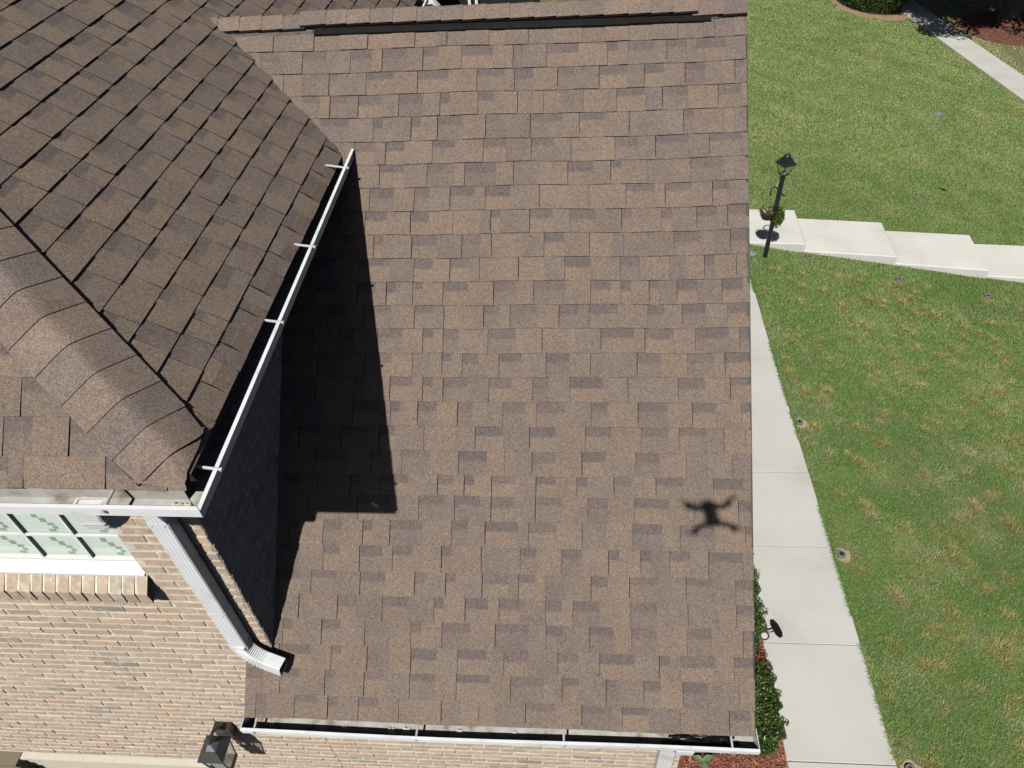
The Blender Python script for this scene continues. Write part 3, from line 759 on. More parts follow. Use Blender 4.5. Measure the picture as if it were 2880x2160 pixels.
# ------------------------------------------------------------------ window
wy = YW+.062
win = empty('window', (-2.8, wy, WZ0)); win.parent = house; win.location = Vector((-2.8, wy, WZ0+H))-house.location
m = MB(); fwid = .045
m.box(WX0, WX0+fwid, wy-.012, wy+.06, WZ0, WZ1); m.box(WX1-.018, WX1, wy-.012, wy+.06, WZ0, WZ1); m.box(WX0+fwid, WX1-.018, wy-.012, wy+.06, WZ1-.05, WZ1); m.box(WX0+fwid, WX1-.018, wy-.01, wy+.06, WZ0-.02, WZ0+.006)
mk('frame', m, M_VINYL, win)
mx_ = [WX0+fwid, -3.22, -2.972, -2.708, -2.444, WX1-.018]; mz_ = [WZ0+.006, -2.945, -2.74, -2.54, WZ1-.05]
for xm in mx_[1:-1]:
    m = MB(); m.box(xm-.008, xm+.008, wy-.004, wy+.008, mz_[0], mz_[-1]); mk('muntin', m, M_VINYL, win)
for zm in mz_[1:-1]:
    m = MB(); m.box(mx_[0], mx_[-1], wy-.0035, wy+.0065, zm-.007, zm+.007); mk('muntin', m, M_VINYL, win)
for a, b in zip(mx_[:-1], mx_[1:]):
    for c, d in zip(mz_[:-1], mz_[1:]):
        m = MB(); m.box(a+.008, b-.008, wy+.0085, wy+.0125, c+.008, d-.008); mk('pane', m, M_GLASS, win)
bl = empty('blind', (-2.8, wy+.1, WZ0)); bl.parent = win; bl.location = (0, .1, 0)
z = WZ0+.0
sl_ = MB()
while z < WZ1:
    sl_.box(WX0, WX1, wy+.0150, wy+.018, z, z+.048); sl_.box(WX0, WX1, wy+.021, wy+.023, z+.0, z+.052); z += .0505
tag(mk('slats', sl_, M_BLIND, bl), kind='stuff')
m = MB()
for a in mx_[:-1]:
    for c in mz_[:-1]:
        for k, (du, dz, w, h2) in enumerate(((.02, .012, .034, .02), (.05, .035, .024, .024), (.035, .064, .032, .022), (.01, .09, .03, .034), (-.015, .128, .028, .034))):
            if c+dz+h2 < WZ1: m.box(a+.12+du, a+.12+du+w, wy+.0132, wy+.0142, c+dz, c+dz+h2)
tag(mk('pane_marks', m, M_PANEMARK, bl), kind='stuff')  # small grey green blocks stepping up each pane, just behind the glass
m = MB()                                                       # sloped white sill
m.hexa([(WX0-.01, YW-.006, WZ0-.06), (WX1+.0, YW-.006, WZ0-.06), (WX1+.0, wy+.06, WZ0-.04), (WX0-.01, wy+.06, WZ0-.04), (WX0-.01, YW-.008, WZ0-.036), (WX1, YW-.008, WZ0-.036), (WX1, wy-.013, WZ0+.0), (WX0-.01, wy-.013, WZ0+.0)])
mk('sill', m, M_VINYL, win)
bs_ = empty('brick_sill', (-2.8, YW, WZ0-.2)); bs_.parent = house; bs_.location = Vector((-2.8, YW, WZ0-.2+H))-house.location
x = WX1+.01
while x > -3.7:                                                # rowlock bricks sloping forward
    w = .058+random.uniform(-.002, .002); a, b = x-w, x; col = mul(random.choice(BRG[:3]) if random.random() < .2 else random.choice([lin(178, 161, 143), lin(171, 152, 136), lin(182, 166, 148)]), random.uniform(.94, 1.05))
    r = lambda: random.uniform(-.0025, .0025)
    m = MB(); zt0, zt1 = WZ0-.042, WZ0-.118; yo = YW-.072
    P8 = [(a, yo+r(), zt1-.085+r()), (b, yo+r(), zt1-.085+r()), (b, YW+.004, zt0-.1), (a, YW+.004, zt0-.1), (a+r(), yo+r(), zt1+r()), (b+r(), yo+r(), zt1+r()), (b, YW+.004, zt0+r()), (a, YW+.004, zt0+r())]
    m.hexa(P8, col); mk('sill_brick', m, M_BRICK, bs_); x -= w+.012
m = MB(); m.hexa([(-3.7, YW-.066, WZ0-.198), (WX1+.008, YW-.066, WZ0-.198), (WX1+.008, YW, WZ0-.15), (-3.7, YW, WZ0-.15), (-3.7, YW-.066, WZ0-.118), (WX1+.008, YW-.066, WZ0-.118), (WX1+.008, YW, WZ0-.05), (-3.7, YW, WZ0-.05)])
mk('sill_mortar', m, M_MORTAR, bs_)

# garage heads below
gd = empty('garage_door', (-3.5, YW, -7.9)); gd.parent = house; gd.location = Vector((-3.5, YW, 0))-Vector((house.location.x, house.location.y, house.location.z-H+7.9))
gd.location = Vector((-3.5, YW, -7.9+H))-house.location
m = MB(); m.box(-4.27, -2.73, YW-.03, YW+.05, -6.05, -5.88); m.box(-4.27, -2.73, YW-.018, YW+.05, -6.16, -6.05); m.box(-4.27, -2.73, YW-.045, YW+.05, -5.905, -5.878); mk('head_trim', m, M_TRIM, gd)
m = MB(); m.box(-4.27, -2.73, YW-.004, YW+.04, -7.9, -6.16); mk('door_panel', m, M_TRIM, gd)
m = MB(); m.box(-6.2, -4.274, YW-.10, YW+.05, -7.9, -5.875); m.box(-6.2, -4.24, YW-.12, YW-.1, -7.9, -5.90); mk('shade_panel', m, M_SHADEBROWN, gd)  # brown panel added where the trim only lies in shade
gd2 = empty('garage_door', (-1.4, YW, -7.9)); gd2.parent = house; gd2.location = Vector((-1.4, YW, -7.9+H))-house.location
m = MB(); m.box(-2.3, -.55, YW-.012, YW+.05, -5.985, -5.962); mk('head_trim', m, M_TRIM, gd2)
m = MB(); m.box(-2.295, -.555, YW-.004, YW+.04, -7.9, -5.987); mk('door_panel', m, M_SHADEBROWN, gd2)  # door painted in the shaded tone of its opening

# wing fascia and soffit
m = MB(); m.box(-1.87, XRAKE-.02, YL+.001, YL+.025, -4.42, -4.28); mk('fascia_board', m, M_WHITE, wing)
m = MB(); m.box(-1.87, .79, YL+.026, YW-.002, -4.42, -4.405); mk('soffit', m, M_SOFFIT, wing)

# back porch glimpsed over the ridge
m = MB(); m.box(-1.69, -.33, 9.0, 9.1, -7.9, -1.95); bp_ = mk('porch_screen', m, M_DARKSCREEN, house)
for xx in (-1.13, -1.05):
    m = MB(); m.box(xx-.016, xx+.016, 8.95, 8.99, -7.9, -1.95); mk('porch_post', m, M_VINYL, bp_)
m = MB(); pth = arc((-1.42, 7.42, -2.12), (1, 0, 0), (0, 0, -1), .18, 10, 1.4); m.loft(pipe_sections(pth, rect_prof(.1, .1), Vector((0, 1, 0)), [1+.05*(i % 2) for i in range(11)])); mk('elbow', m, M_WHITE, gutter_b)

# cables lying in the wing gutter
cb = MB()
for k in range(7):
    x0 = .55+random.uniform(-.03, .08); pts = []
    for i in range(14):
        t = i/13
        pts.append((x0+.37*t+random.uniform(-.008, .008), YL-.045-.03*math.sin(3.0*t+k*1.3)*.8+random.uniform(-.006, .006), ZL-.085+.035*math.sin(math.pi*t)*(.4+.2*(k % 3))+random.uniform(-.004, .004)))
    cb.tube(pts, .0042, 6)
tag(mk('loose_cables', cb, M_BLACK), 'tangle of thin black cables lying in the gutter corner above the mulch', 'cable')

# ------------------------------------------------------------------ wall lantern beside the garage head
lt = empty('wall_lantern', (-2.375, YW-.02, -5.4)); tag(lt, 'dark bronze wall lantern with peaked roof hanging on the brick wall', 'lantern')
def frustum(m, cx, cy, z0, z1, a0, a1, mi=0):
    lo = [(cx+sx*a0, cy+sy*a0, z0) for sx, sy in ((-1,-1),(1,-1),(1,1),(-1,1))]; hi = [(cx+sx*a1, cy+sy*a1, z1) for sx, sy in ((-1,-1),(1,-1),(1,1),(-1,1))]
    m.grid([lo, hi], True, mi=mi); m.face(lo[::-1], mi=mi); m.face(hi, mi=mi)
LX, LY, LZ = -2.373, 1.72, -5.10
m = MB(); frustum(m, LX, LY, LZ, LZ+.008, .088, .088); frustum(m, LX, LY, LZ+.008, LZ+.055, .086, .036); mk('roof', m, M_BRONZE, lt)
m = MB(); frustum(m, LX, LY, LZ+.055, LZ+.10, .034, .012); mk('cap', m, M_GREYMET, lt)  # paler than the roof: the sunlit top facet is put into the colour
for sx in (-1, 1):
    for sy in (-1, 1):
        m = MB(); m.tube([(LX+sx*.074, LY+sy*.074, LZ), (LX+sx*.056, LY+sy*.056, LZ-.24)], .007, 4); mk('post', m, M_BRONZE, lt)
for ax, ay, bx, by in ((-1,-1,1,-1), (1,-1,1,1), (1,1,-1,1), (-1,1,-1,-1)):
    m = MB(); pts = [(LX+ax*.066, LY+ay*.066, LZ-.01), (LX+bx*.066, LY+by*.066, LZ-.01), (LX+bx*.052, LY+by*.052, LZ-.235), (LX+ax*.052, LY+ay*.052, LZ-.235)]
    q = [(LX+(x-LX)*.97, LY+(y-LY)*.97, z) for x, y, z in pts]; m.hexa([*q, *pts]); mk('pane', m, M_CLEAR, lt)
m = MB(); frustum(m, LX, LY, LZ-.26, LZ-.24, .06, .06); mk('base', m, M_BRONZE, lt)
m = MB(); m.lathe((LX, LY, LZ-.2), [(.0, 0), (.016, .01), (.02, .05), (.026, .09), (.02, .12), (.0, .13)], 12); mk('bulb', m, M_BULB, lt, True)
m = MB(); m.box(LX-.058, LX+.058, YW-.055, YW-.002, LZ-.13, LZ+.015); mk('back_plate', m, M_BRONZE, lt)
m = MB(); m.tube([(LX, YW-.04, LZ-.03), (LX, YW-.055, LZ+.06), (LX, YW-.10, LZ+.115), (LX, LY+.01, LZ+.12), (LX, LY, LZ+.095)], [.012, .012, .012, .012, .012], 8); mk('arm', m, M_BRONZE, lt)
# ------------------------------------------------------------------ lamp post with hanging basket
bx, by, bz = 3.66, 11.71, -7.95; th = 2.06
lp = empty('lamp_post', (bx, by, bz)); tag(lp, 'black garden lamp post with four sided lantern beside the landing', 'lamp post')
m = MB(); m.tube([(bx, by, bz), (bx, by, bz+.35), (bx, by, bz+1.62)], [.043, .041, .040], 14); mk('post', m, M_METAL, lp, True)
m = MB(); m.lathe((bx, by, bz+1.58), [(.045, 0), (.047, .05), (.06, .09), (.06, .10)], 14); mk('collar', m, M_METAL, lp)
zb = bz+1.68
rot = math.radians(24)
def rq(a, z): return [(bx+a*math.sqrt(2)*math.cos(rot+math.pi/4+k*math.pi/2), by+a*math.sqrt(2)*math.sin(rot+math.pi/4+k*math.pi/2), z) for k in range(4)]
m = MB(); m.loft([rq(.062, zb-.012), rq(.066, zb+.006)]); mk('base', m, M_METAL, lp)
m = MB(); m.lathe((bx, by, zb+.006), [(.045, 0), (.05, .012), (.03, .03), (0, .034)], 14); mk('reflector', m, plain('reflector', (.6, .62, .62), .3), lp, True)
for k in range(4):
    a = rq(.064, zb)[k]; b = rq(.1, zb+.19)[k]; m = MB(); m.tube([a, b], .006, 5); mk('corner_bar', m, M_METAL, lp)
for k in range(4):
    a, b = rq(.06, zb+.008)[k], rq(.06, zb+.008)[(k+1) % 4]; c, d = rq(.096, zb+.185)[(k+1) % 4], rq(.096, zb+.185)[k]
    P4 = [a, b, c, d]; Q4 = [(bx+(x-bx)*.975, by+(y-by)*.975, z) for x, y, z in P4]; m = MB(); m.hexa([*Q4, *P4]); mk('pane', m, M_CLEAR, lp)
m = MB(); m.loft([rq(.125, zb+.185), rq(.128, zb+.197), rq(.1, zb+.224), rq(.077, zb+.262), rq(.058, zb+.30)]); mk('lantern_roof', m, M_METAL, lp)
m = MB(); m.lathe((bx, by, zb+.296), [(.06, 0), (.062, .016), (.055, .034), (.04, .052), (.018, .064), (.007, .072), (.006, .09), (.009, .1), (0, .108)], 14); mk('finial', m, M_METAL, lp, True)
m = MB(); m.tube([(bx-.012, by, bz+1.15), (bx-.012, by, bz+1.02)], .009, 6); mk('tube_light', m, M_METAL, lp)
m = MB()
hk = [(bx+.12, by+.01, bz+1.27), (bx+.10, by+.01, bz+1.24), (bx+.06, by+.005, bz+1.28), (bx-.03, by-.02, bz+1.38), (bx-.08, by-.04, bz+1.44), (bx-.12, by-.05, bz+1.46), (bx-.155, by-.06, bz+1.44), (bx-.165, by-.065, bz+1.39), (bx-.175, by-.07, bz+1.34), (bx-.16, by-.07, bz+1.315), (bx-.14, by-.065, bz+1.33)]
m.tube(hk, .012, 6); mk('plant_hook', m, M_METAL, lp, True)
hbx, hby, hbz = bx-.115, by+.03, bz+.80
hb = empty('hanging_basket', (hbx, hby, hbz)); tag(hb, 'round dark hanging pot with pale flowers and trailing fern on the lamp post', 'hanging basket')
m = MB(); m.lathe((hbx, hby, hbz), [(0, 0), (.09, 0), (.11, .04), (.135, .12), (.142, .13), (.142, .145), (.13, .145), (.125, .12), (0, .118)], 20); mk('pot', m, M_POT, hb)
for k in range(3):
    a = k*2.094+.5; m = MB(); m.tube([(hbx+.138*math.cos(a), hby+.138*math.sin(a), hbz+.14), (bx-.165, by-.068, bz+1.32)], .0022, 4); mk('chain', m, M_METAL, hb)
def leaves(n, center_fn, size, cols, flat=0.0, aspect=.5, seed=1, droop=None):
    """numpy leaf cloud: each leaf a folded pair of triangles; center_fn(n) -> centres, outward normals"""
    r = np.random.default_rng(seed); C, Nn = center_fn(n, r)
    d = r.normal(size=(n, 3)); d = d*(1-flat)+Nn*.9; d /= np.linalg.norm(d, axis=1)[:, None]
    a = np.cross(d, r.normal(size=(n, 3))); a /= np.linalg.norm(a, axis=1)[:, None]; b = np.cross(d, a)
    if droop is not None: a = a*(1-droop)+np.array([0, 0, -1.])*droop; a /= np.linalg.norm(a, axis=1)[:, None]; b = np.cross(d, a); b /= np.linalg.norm(b, axis=1)[:, None]
    s = size*r.uniform(.6, 1.25, n)[:, None]; w = s*aspect
    p0 = C-a*s*.5; p2 = C+a*s*.5; mid = C+d*w*.12
    V = np.stack([p0, mid+b*w*.5, p2, mid-b*w*.5], 1).reshape(-1, 3)
    Fq = np.arange(n*4).reshape(n, 4)
    Fc = np.concatenate([Fq[:, [0, 1, 2]], Fq[:, [0, 2, 3]]])
    cc = np.array(cols)[r.integers(0, len(cols), n)]*r.uniform(.75, 1.25, n)[:, None]
    return V, Fc, np.repeat(cc, 4, 0)
def ball(c, rad, shell=.0):
    def f(n, r):
        d = r.normal(size=(n, 3)); d /= np.linalg.norm(d, axis=1)[:, None]; q = (shell+(1-shell)*r.random(n)**.4)[:, None]
        return np.array(c)+d*np.array(rad)*q, d
    return f
V, Fc, cc = leaves(150, ball((hbx-.01, hby, hbz+.15), (.12, .12, .04)), .042, [(.75, .62, .6), (.7, .3, .25), (.78, .72, .66), (.55, .2, .08)], seed=4, aspect=.8); mk_np('flowers', V, Fc, cc, M_LEAF, hb)
V, Fc, cc = leaves(700, ball((hbx+.19, hby-.0, hbz+.02), (.12, .13, .2)), .075, [(.05, .11, .02), (.09, .15, .03), (.13, .17, .04)], seed=5, aspect=.28, droop=.6); mk_np('fern', V, Fc, cc, M_LEAF, hb)
V, Fc, cc = leaves(160, ball((hbx-.0, hby, hbz+.15), (.17, .17, .04)), .13, [(.05, .10, .02), (.08, .12, .03)], seed=6, aspect=.12); mk_np('foliage', V, Fc, cc, M_LEAF, hb)

# ------------------------------------------------------------------ in-ground lights
M_WORN = plain('worn_turf', (0.36, 0.28, 0.17), .95, var=.25, scale=30, bump=.008, bscale=60)
def path_light(name, x, y, label):
    z = float(gz(x, y))+.006
    if x < 3.5: sheet('worn_patch', [(max(3.262, x+.02+.10*math.cos(a*.45)*(1+.12*math.sin(a*2.3))), y+.10*math.sin(a*.45)*(1+.12*math.cos(a*1.7))) for a in range(14)], z-.02, M_WORN, 'bare worn soil round an in-ground light')
    e = empty(name, (x, y, z)); tag(e, label, 'path light', 'round in-ground lights beside the paths')
    m = MB(); m.lathe((x, y, z), [(.05, -.03), (.052, .02), (.047, .026), (.036, .024), (.034, .018)], 18); mk('rim', m, M_RIM, e)
    m = MB(); m.lathe((x, y, z+.016), [(.039, 0), (.0, .003)], 18); mk('lens', m, M_BLACK, e)
    m = MB()
    for k in range(8):
        a = k*math.pi/4; m.tube([(x+.02*math.cos(a), y+.02*math.sin(a), z+.02), (x+.039*math.cos(a), y+.039*math.sin(a), z+.022)], .004, 4)
    mk('grille', m, M_RIM, e)
    return e
for x, y, lb in ((3.36, 5.23, 'round grey in-ground light in a worn patch beside the middle of the side walk'),
                 (3.345, 7.45, 'round grey in-ground light by the side walk, nearer the steps'),
                 (3.38, 2.76, 'round grey in-ground light at the bottom end of the side walk'),
                 (4.53, 11.86, 'small dark in-ground light at the corner of the top step'),
                 (6.03, 11.32, 'small dark in-ground light at the corner of the middle step'),
                 (7.5, 10.98, 'small dark in-ground light at the corner of the lowest step')):
    path_light('path_light', x, y, lb)
# solar spotlight on the walk's inner edge
sx, sy, sz = 2.24, 4.09, -7.9
so_ = empty('solar_spotlight', (sx, sy, sz)); tag(so_, 'black solar spotlight with round panel at the hedge corner', 'spotlight')
m = MB(); m.tube([(sx-.05, sy, sz-.03), (sx-.05, sy, sz+.14)], .009, 8); mk('stake', m, M_METAL, so_)
m = MB(); m.tube([(sx-.07, sy+.0, sz+.13), (sx-.075, sy-.06, sz+.2), (sx-.078, sy-.085, sz+.225)], [.045, .05, .055], 14); mk('lamp_head', m, M_METAL, so_)
m = MB(); m.tube([(sx-.0785, sy-.0865, sz+.2265), (sx-.079, sy-.09, sz+.23)], .034, 14); mk('lens', m, plain('spot_lens', (.45, .45, .42), .3), so_)
m = MB(); c = Vector((sx+.09, sy+.0, sz+.19)); pn = Vector((.75, -.1, .65)).normalized(); ax = pn.cross(Vector((0, 0, 1))).normalized(); ay = pn.cross(ax)
ringa = [c+ax*.075*math.cos(k*math.pi/4+.39)+ay*.105*math.sin(k*math.pi/4+.39) for k in range(8)]; m.loft([[p-pn*.012 for p in ringa], ringa]); mk('solar_panel', m, M_BLACK, so_)
m = MB(); m.tube([(sx-.05, sy, sz+.13), (sx+.02, sy, sz+.15), (sx+.08, sy, sz+.18)], .009, 6); mk('bracket', m, M_METAL, so_)

# ------------------------------------------------------------------ small things on the lawn
m = MB(); cx_, cy_ = 9.437, 18.88; z = float(gz(cx_, cy_))+.02; m.lathe((cx_, cy_, z), [(.12, -.03), (.125, .01), (.115, .02), (0, .025)], 22)
tag(mk('utility_cover', m, M_ROCK), 'flat grey round utility cover set in the upper lawn', 'cover')
def rock(c, r, label):
    m = MB(); rows = []
    for i in range(6):
        a = -math.pi/2+i/5*math.pi; rows.append([(c[0]+r*math.cos(a)*math.cos(2*math.pi*k/9)*(1+.2*math.sin(k*2.1+i)), c[1]+r*.8*math.cos(a)*math.sin(2*math.pi*k/9)*(1+.2*math.sin(k*1.3)), c[2]+r*.5*math.sin(a)*(1+.15*math.sin(k+i))) for k in range(9)])
    m.grid(rows, True); tag(mk('stone', m, M_ROCK, None, True), label, 'stone')
rock((3.445, 11.77, -7.92), .11, 'grey green stone lying at the foot of the lamp post')
V, Fc, cc = leaves(1, lambda n, r: (np.array([[8.11, 14.86, float(gz(8.11, 14.86))+.05]]), np.array([[0, 0, 1.]])),   .26, [(.16, .38, .07)], flat=1, seed=3)
tag(mk_np('fallen_leaf', V, Fc, cc, M_LEAF), 'single large bright green leaf lying on the upper lawn', 'leaf')
# seedling in the mulch under the gutter
sg = empty('seedling', (1.36, 2.74, -7.93)); tag(sg, 'small three leaved green plant sprouting from mulch below the gutter', 'plant')
for k, (a, ln) in enumerate(((.5, .12), (2.7, .10), (4.9, .09))):
    rows = []; d = Vector((math.cos(a), math.sin(a), 0)); s_ = Vector((-d.y, d.x, 0)); base = Vector((1.36, 2.74, -7.88))
    for i in range(7):
        t = i/6; w = .034*math.sin(math.pi*min(1, t*.92+.08))**.8; c = base+d*ln*t+Vector((0, 0, .05*t-.05*t*t)); rows.append([c-s_*w+Vector((0, 0, .012)), c, c+s_*w+Vector((0, 0, .012))])
    m = MB(); m.grid(rows); o = mk('leaf', m, plain('seedling_leaf', (.11, .18, .075), .6, var=.25, scale=60) if k == 0 else bpy.data.materials['seedling_leaf'], sg, True)
m = MB(); m.tube([(1.36, 2.74, -7.94), (1.36, 2.74, -7.875)], .006, 6); mk('stem', m, bpy.data.materials['seedling_leaf'], sg)

# ------------------------------------------------------------------ hedges along the wall
HEDGE = [(.035, .075, .012), (.05, .10, .018), (.028, .06, .012), (.09, .15, .025), (.045, .085, .02)]
def boxy(x0, x1, y0, y1, z0, z1, e=4.0):
    c = np.array([(x0+x1)/2, (y0+y1)/2, (z0+z1)/2]); hfs = np.array([(x1-x0)/2, (y1-y0)/2, (z1-z0)/2])
    def f(n, r):
        d = r.normal(size=(n, 3)); k = (np.abs(d)**e).sum(1)**(1/e); d = d/k[:, None]
        q = 1-np.abs(r.normal(0, .06, n))-(r.random(n) < .25)*r.random(n)*.3
        wob = 1+.06*np.sin(d[:, 0]*7+d[:, 1]*9)+.05*np.sin(d[:, 1]*17+d[:, 2]*5)
        nn = np.sign(d)*np.abs(d)**(e-1); nn /= np.linalg.norm(nn, axis=1)[:, None]
        return c+d*hfs*(q*wob)[:, None], nn
    return f
def hedge(name, x0, x1, y0, y1, h, n, label, seed, cols=HEDGE, size=.029, group='clipped hedges by the side wall'):
    e = empty(name, ((x0+x1)/2, (y0+y1)/2, -7.94)); tag(e, label, 'hedge', group)
    V, Fc, cc = leaves(n, boxy(x0, x1, y0, y1, -7.9, -7.9+h, 9.0), size, cols, flat=.35, seed=seed)
    tipk = np.clip((V[:, 2]-(-7.9+h*.72))/(h*.3), 0, 1)[:, None]*np.repeat(np.random.default_rng(seed).random(n) < .35, 4)[:, None]
    cc = cc*(1-tipk)+np.array([.14, .22, .035])*tipk                # young yellow green tips grow at the top
    mk_np('foliage', V, Fc, cc, M_LEAF, e)
    m = MB(); m.box(x0+.1, x1-.1, y0+.12, y1-.12, -7.95, -7.9+h-.14); mk('inner_twigs', m, plain('twigs', (.03, .03, .014), .95) if 'twigs' not in bpy.data.materials else bpy.data.materials['twigs'], e)
hedge('hedge', 1.25, 2.13, 3.86, 5.05, .60, 30000, 'clipped green hedge behind the solar spotlight, higher in the picture', 21)
hedge('hedge', 1.15, 2.11, 2.80, 3.54, .56, 28000, 'clipped green hedge nearest the gutter corner, below the spotlight', 22)
hedge('hedge', 1.42, 2.02, 1.55, 2.2, .62, 7000, 'rounded hedge in front of the house just outside the picture', 23)

# mulch chips
def chips(name, n, pos_fn, seed, label, zfn):
    r = np.random.default_rng(seed); P = pos_fn(n, r); n = len(P)
    a = r.random(n)*2*np.pi; ln = r.uniform(.015, .07, n)*.5; w = r.uniform(.004, .011, n)*.5; tl = r.normal(0, .25, n)
    d = np.stack([np.cos(a)*np.cos(tl), np.sin(a)*np.cos(tl), np.sin(tl)], 1); s_ = np.stack([-np.sin(a), np.cos(a), r.normal(0, .3, n)], 1)
    C = np.concatenate([P, (zfn(P[:, 0], P[:, 1])+r.uniform(.003, .025, n))[:, None]], 1)
    up = np.array([0, 0, 1.])*r.uniform(.002, .006, n)[:, None]
    V = np.stack([C-d*ln[:, None]-s_*w[:, None], C+d*ln[:, None]-s_*w[:, None], C+d*ln[:, None]+s_*w[:, None]*.5, C-d*ln[:, None]+s_*w[:, None], C+up], 1).reshape(-1, 3)
    b = np.arange(n)[:, None]*5; Fc = np.concatenate([b+np.array([[0, 1, 4]]), b+np.array([[1, 2, 4]]), b+np.array([[2, 3, 4]]), b+np.array([[3, 0, 4]])])
    pal = np.array([lin(158, 98, 76), lin(142, 84, 66), lin(172, 114, 90), lin(120, 70, 56), lin(186, 146, 120), lin(158, 126, 98)])
    cc = pal[r.choice(6, n, p=[.3, .25, .2, .12, .06, .07])]*r.uniform(.7, 1.2, n)[:, None]
    tag(mk_np(name, V, Fc, np.repeat(cc, 5, 0), M_CHIP), label, kind='stuff')
def bedpos(n, r):
    p = np.stack([r.uniform(.0, 2.24, n*2), r.uniform(1.2, 5.6, n*2)], 1)
    return p[(p[:, 0] > .8) | (p[:, 1] < 1.85)][:n]
chips('mulch', 21000, bedpos, 31, 'red brown wood mulch beside the brick wall', lambda x, y: np.full_like(x, -7.935))
TX, TY = 14.25, 26.3
def ringpos(n, r):
    a = r.random(n)*6.283; q = np.sqrt(r.random(n))*1.75*(1+.08*np.sin(a*3)+.06*np.sin(a*7)); return np.stack([TX+.1+np.cos(a)*q*.95, TY-.25+np.sin(a)*q], 1)
def mound(x, y): return gz(x, y)+.02+.30*np.clip(1-((x-TX)**2+(y-TY+.3)**2)/2.8, 0, 1)-.035*np.clip(np.sqrt((x-TX-.1)**2+(y-TY+.25)**2)-1.3, 0, 1)/.4
mm = MB(); rows = []
for i in range(9):
    q = .02+i/8*1.7; rows.append([(TX+.1+math.cos(k*.3142)*q*.95, TY-.25+math.sin(k*.3142)*q, float(mound(TX+.1+math.cos(k*.3142)*q*.95, TY-.25+math.sin(k*.3142)*q))-.02*(i/8)) for k in range(20)])
mm.grid(rows, True); tag(mk('mulch_mound', mm, M_BED, None, True), 'soil mound at the foot of the far tree', kind='structure')
chips('tree_mulch', 9000, ringpos, 32, 'red mulch ring round the far tree', mound)

# ------------------------------------------------------------------ shrub and tree in the far corner
sh = empty('round_shrub', (10.4, 27.8, -8.62)); tag(sh, 'large dark green rounded shrub at the top edge by the far walk', 'shrub')
SHC = (10.4, 27.85, -8.0)
V, Fc, cc = leaves(30000, ball(SHC, (1.25, 1.35, .95), .62), .085, [(.03, .06, .014), (.045, .09, .02), (.065, .11, .022), (.1, .14, .03)], seed=41, aspect=.22); k = V[:, 2] > -8.75
mk_np('foliage', V, Fc, cc, M_NEEDLE, sh)
m = MB(); m.tube([(10.4, 27.85, -8.7), (10.4, 27.85, -8.1)], [.12, .06], 8); mk('trunk', m, M_BARK, sh)
sheet('shrub_bed', [(10.4+1.35*math.cos(a*.314)*(1+.1*math.sin(a*3)), 27.6+1.35*math.sin(a*.314)*(1+.08*math.sin(a*2.1))) for a in range(20)], None, M_CLAY, 'bare clay soil round the shrub')
tr = empty('shade_tree', (TX, TY, -8.7)); tag(tr, 'tree with flared trunk casting dark shade in the far corner', 'tree')
tz = float(gz(TX, TY))
m = MB(); rows = []
for i in range(14):
    t = i/13; z = tz-.1+t*6.0; rr = .24*(1-.55*t)+.34*math.exp(-t*16)
    rows.append([(TX+.25*t*t+rr*math.cos(k*.3927)*(1+.18*math.exp(-t*10)*math.sin(k*1.96)), TY+.1*t+rr*math.sin(k*.3927)*(1+.18*math.exp(-t*10)*math.cos(k*1.7)), z) for k in range(16)])
m.grid(rows, True); mk('trunk', m, M_BARK, tr, True)
rt = random.Random(5)
for k in range(11):
    a = k*2.4; z0 = tz+2.0+.33*k; L = 3.6-.16*k; p0 = Vector((TX+.05*k*.1, TY, z0)); d = Vector((math.cos(a), math.sin(a), .42)); m = MB()
    m.tube([p0, p0+d*L*.4+Vector((0, 0, .1)), p0+d*L*.75+Vector((rt.uniform(-.2, .2), rt.uniform(-.2, .2), .2)), p0+d*L+Vector((0, 0, .35))], [.09, .06, .035, .012], 7); mk('branch', m, M_BARK, tr)
def crown(n, r):
    cs = []
    for k in range(150):
        a = r.random()*6.283; q = math.sqrt(r.random())*4.3; hz = r.uniform(3.0, 7.6); lim = 4.6*math.sqrt(max(.06, 1-((hz-4.2)/3.9)**2)); q = min(q, lim)
        cs.append((TX-1.25+math.cos(a)*q, TY+.1+math.sin(a)*q*.95, tz+hz, r.uniform(.55, 1.0)))
    cs = np.array(cs); i = r.integers(0, len(cs), n); d = r.normal(size=(n, 3)); d /= np.linalg.norm(d, axis=1)[:, None]
    q = r.random(n)**.45; return cs[i, :3]+d*(cs[i, 3]*q)[:, None]*np.array([1, 1, .7]), d
V, Fc, cc = leaves(85000, crown, .17, [(.035, .07, .014), (.05, .095, .02), (.07, .12, .025)], seed=51, aspect=.55)
mk_np('crown', V, Fc, cc, M_LEAF, tr)

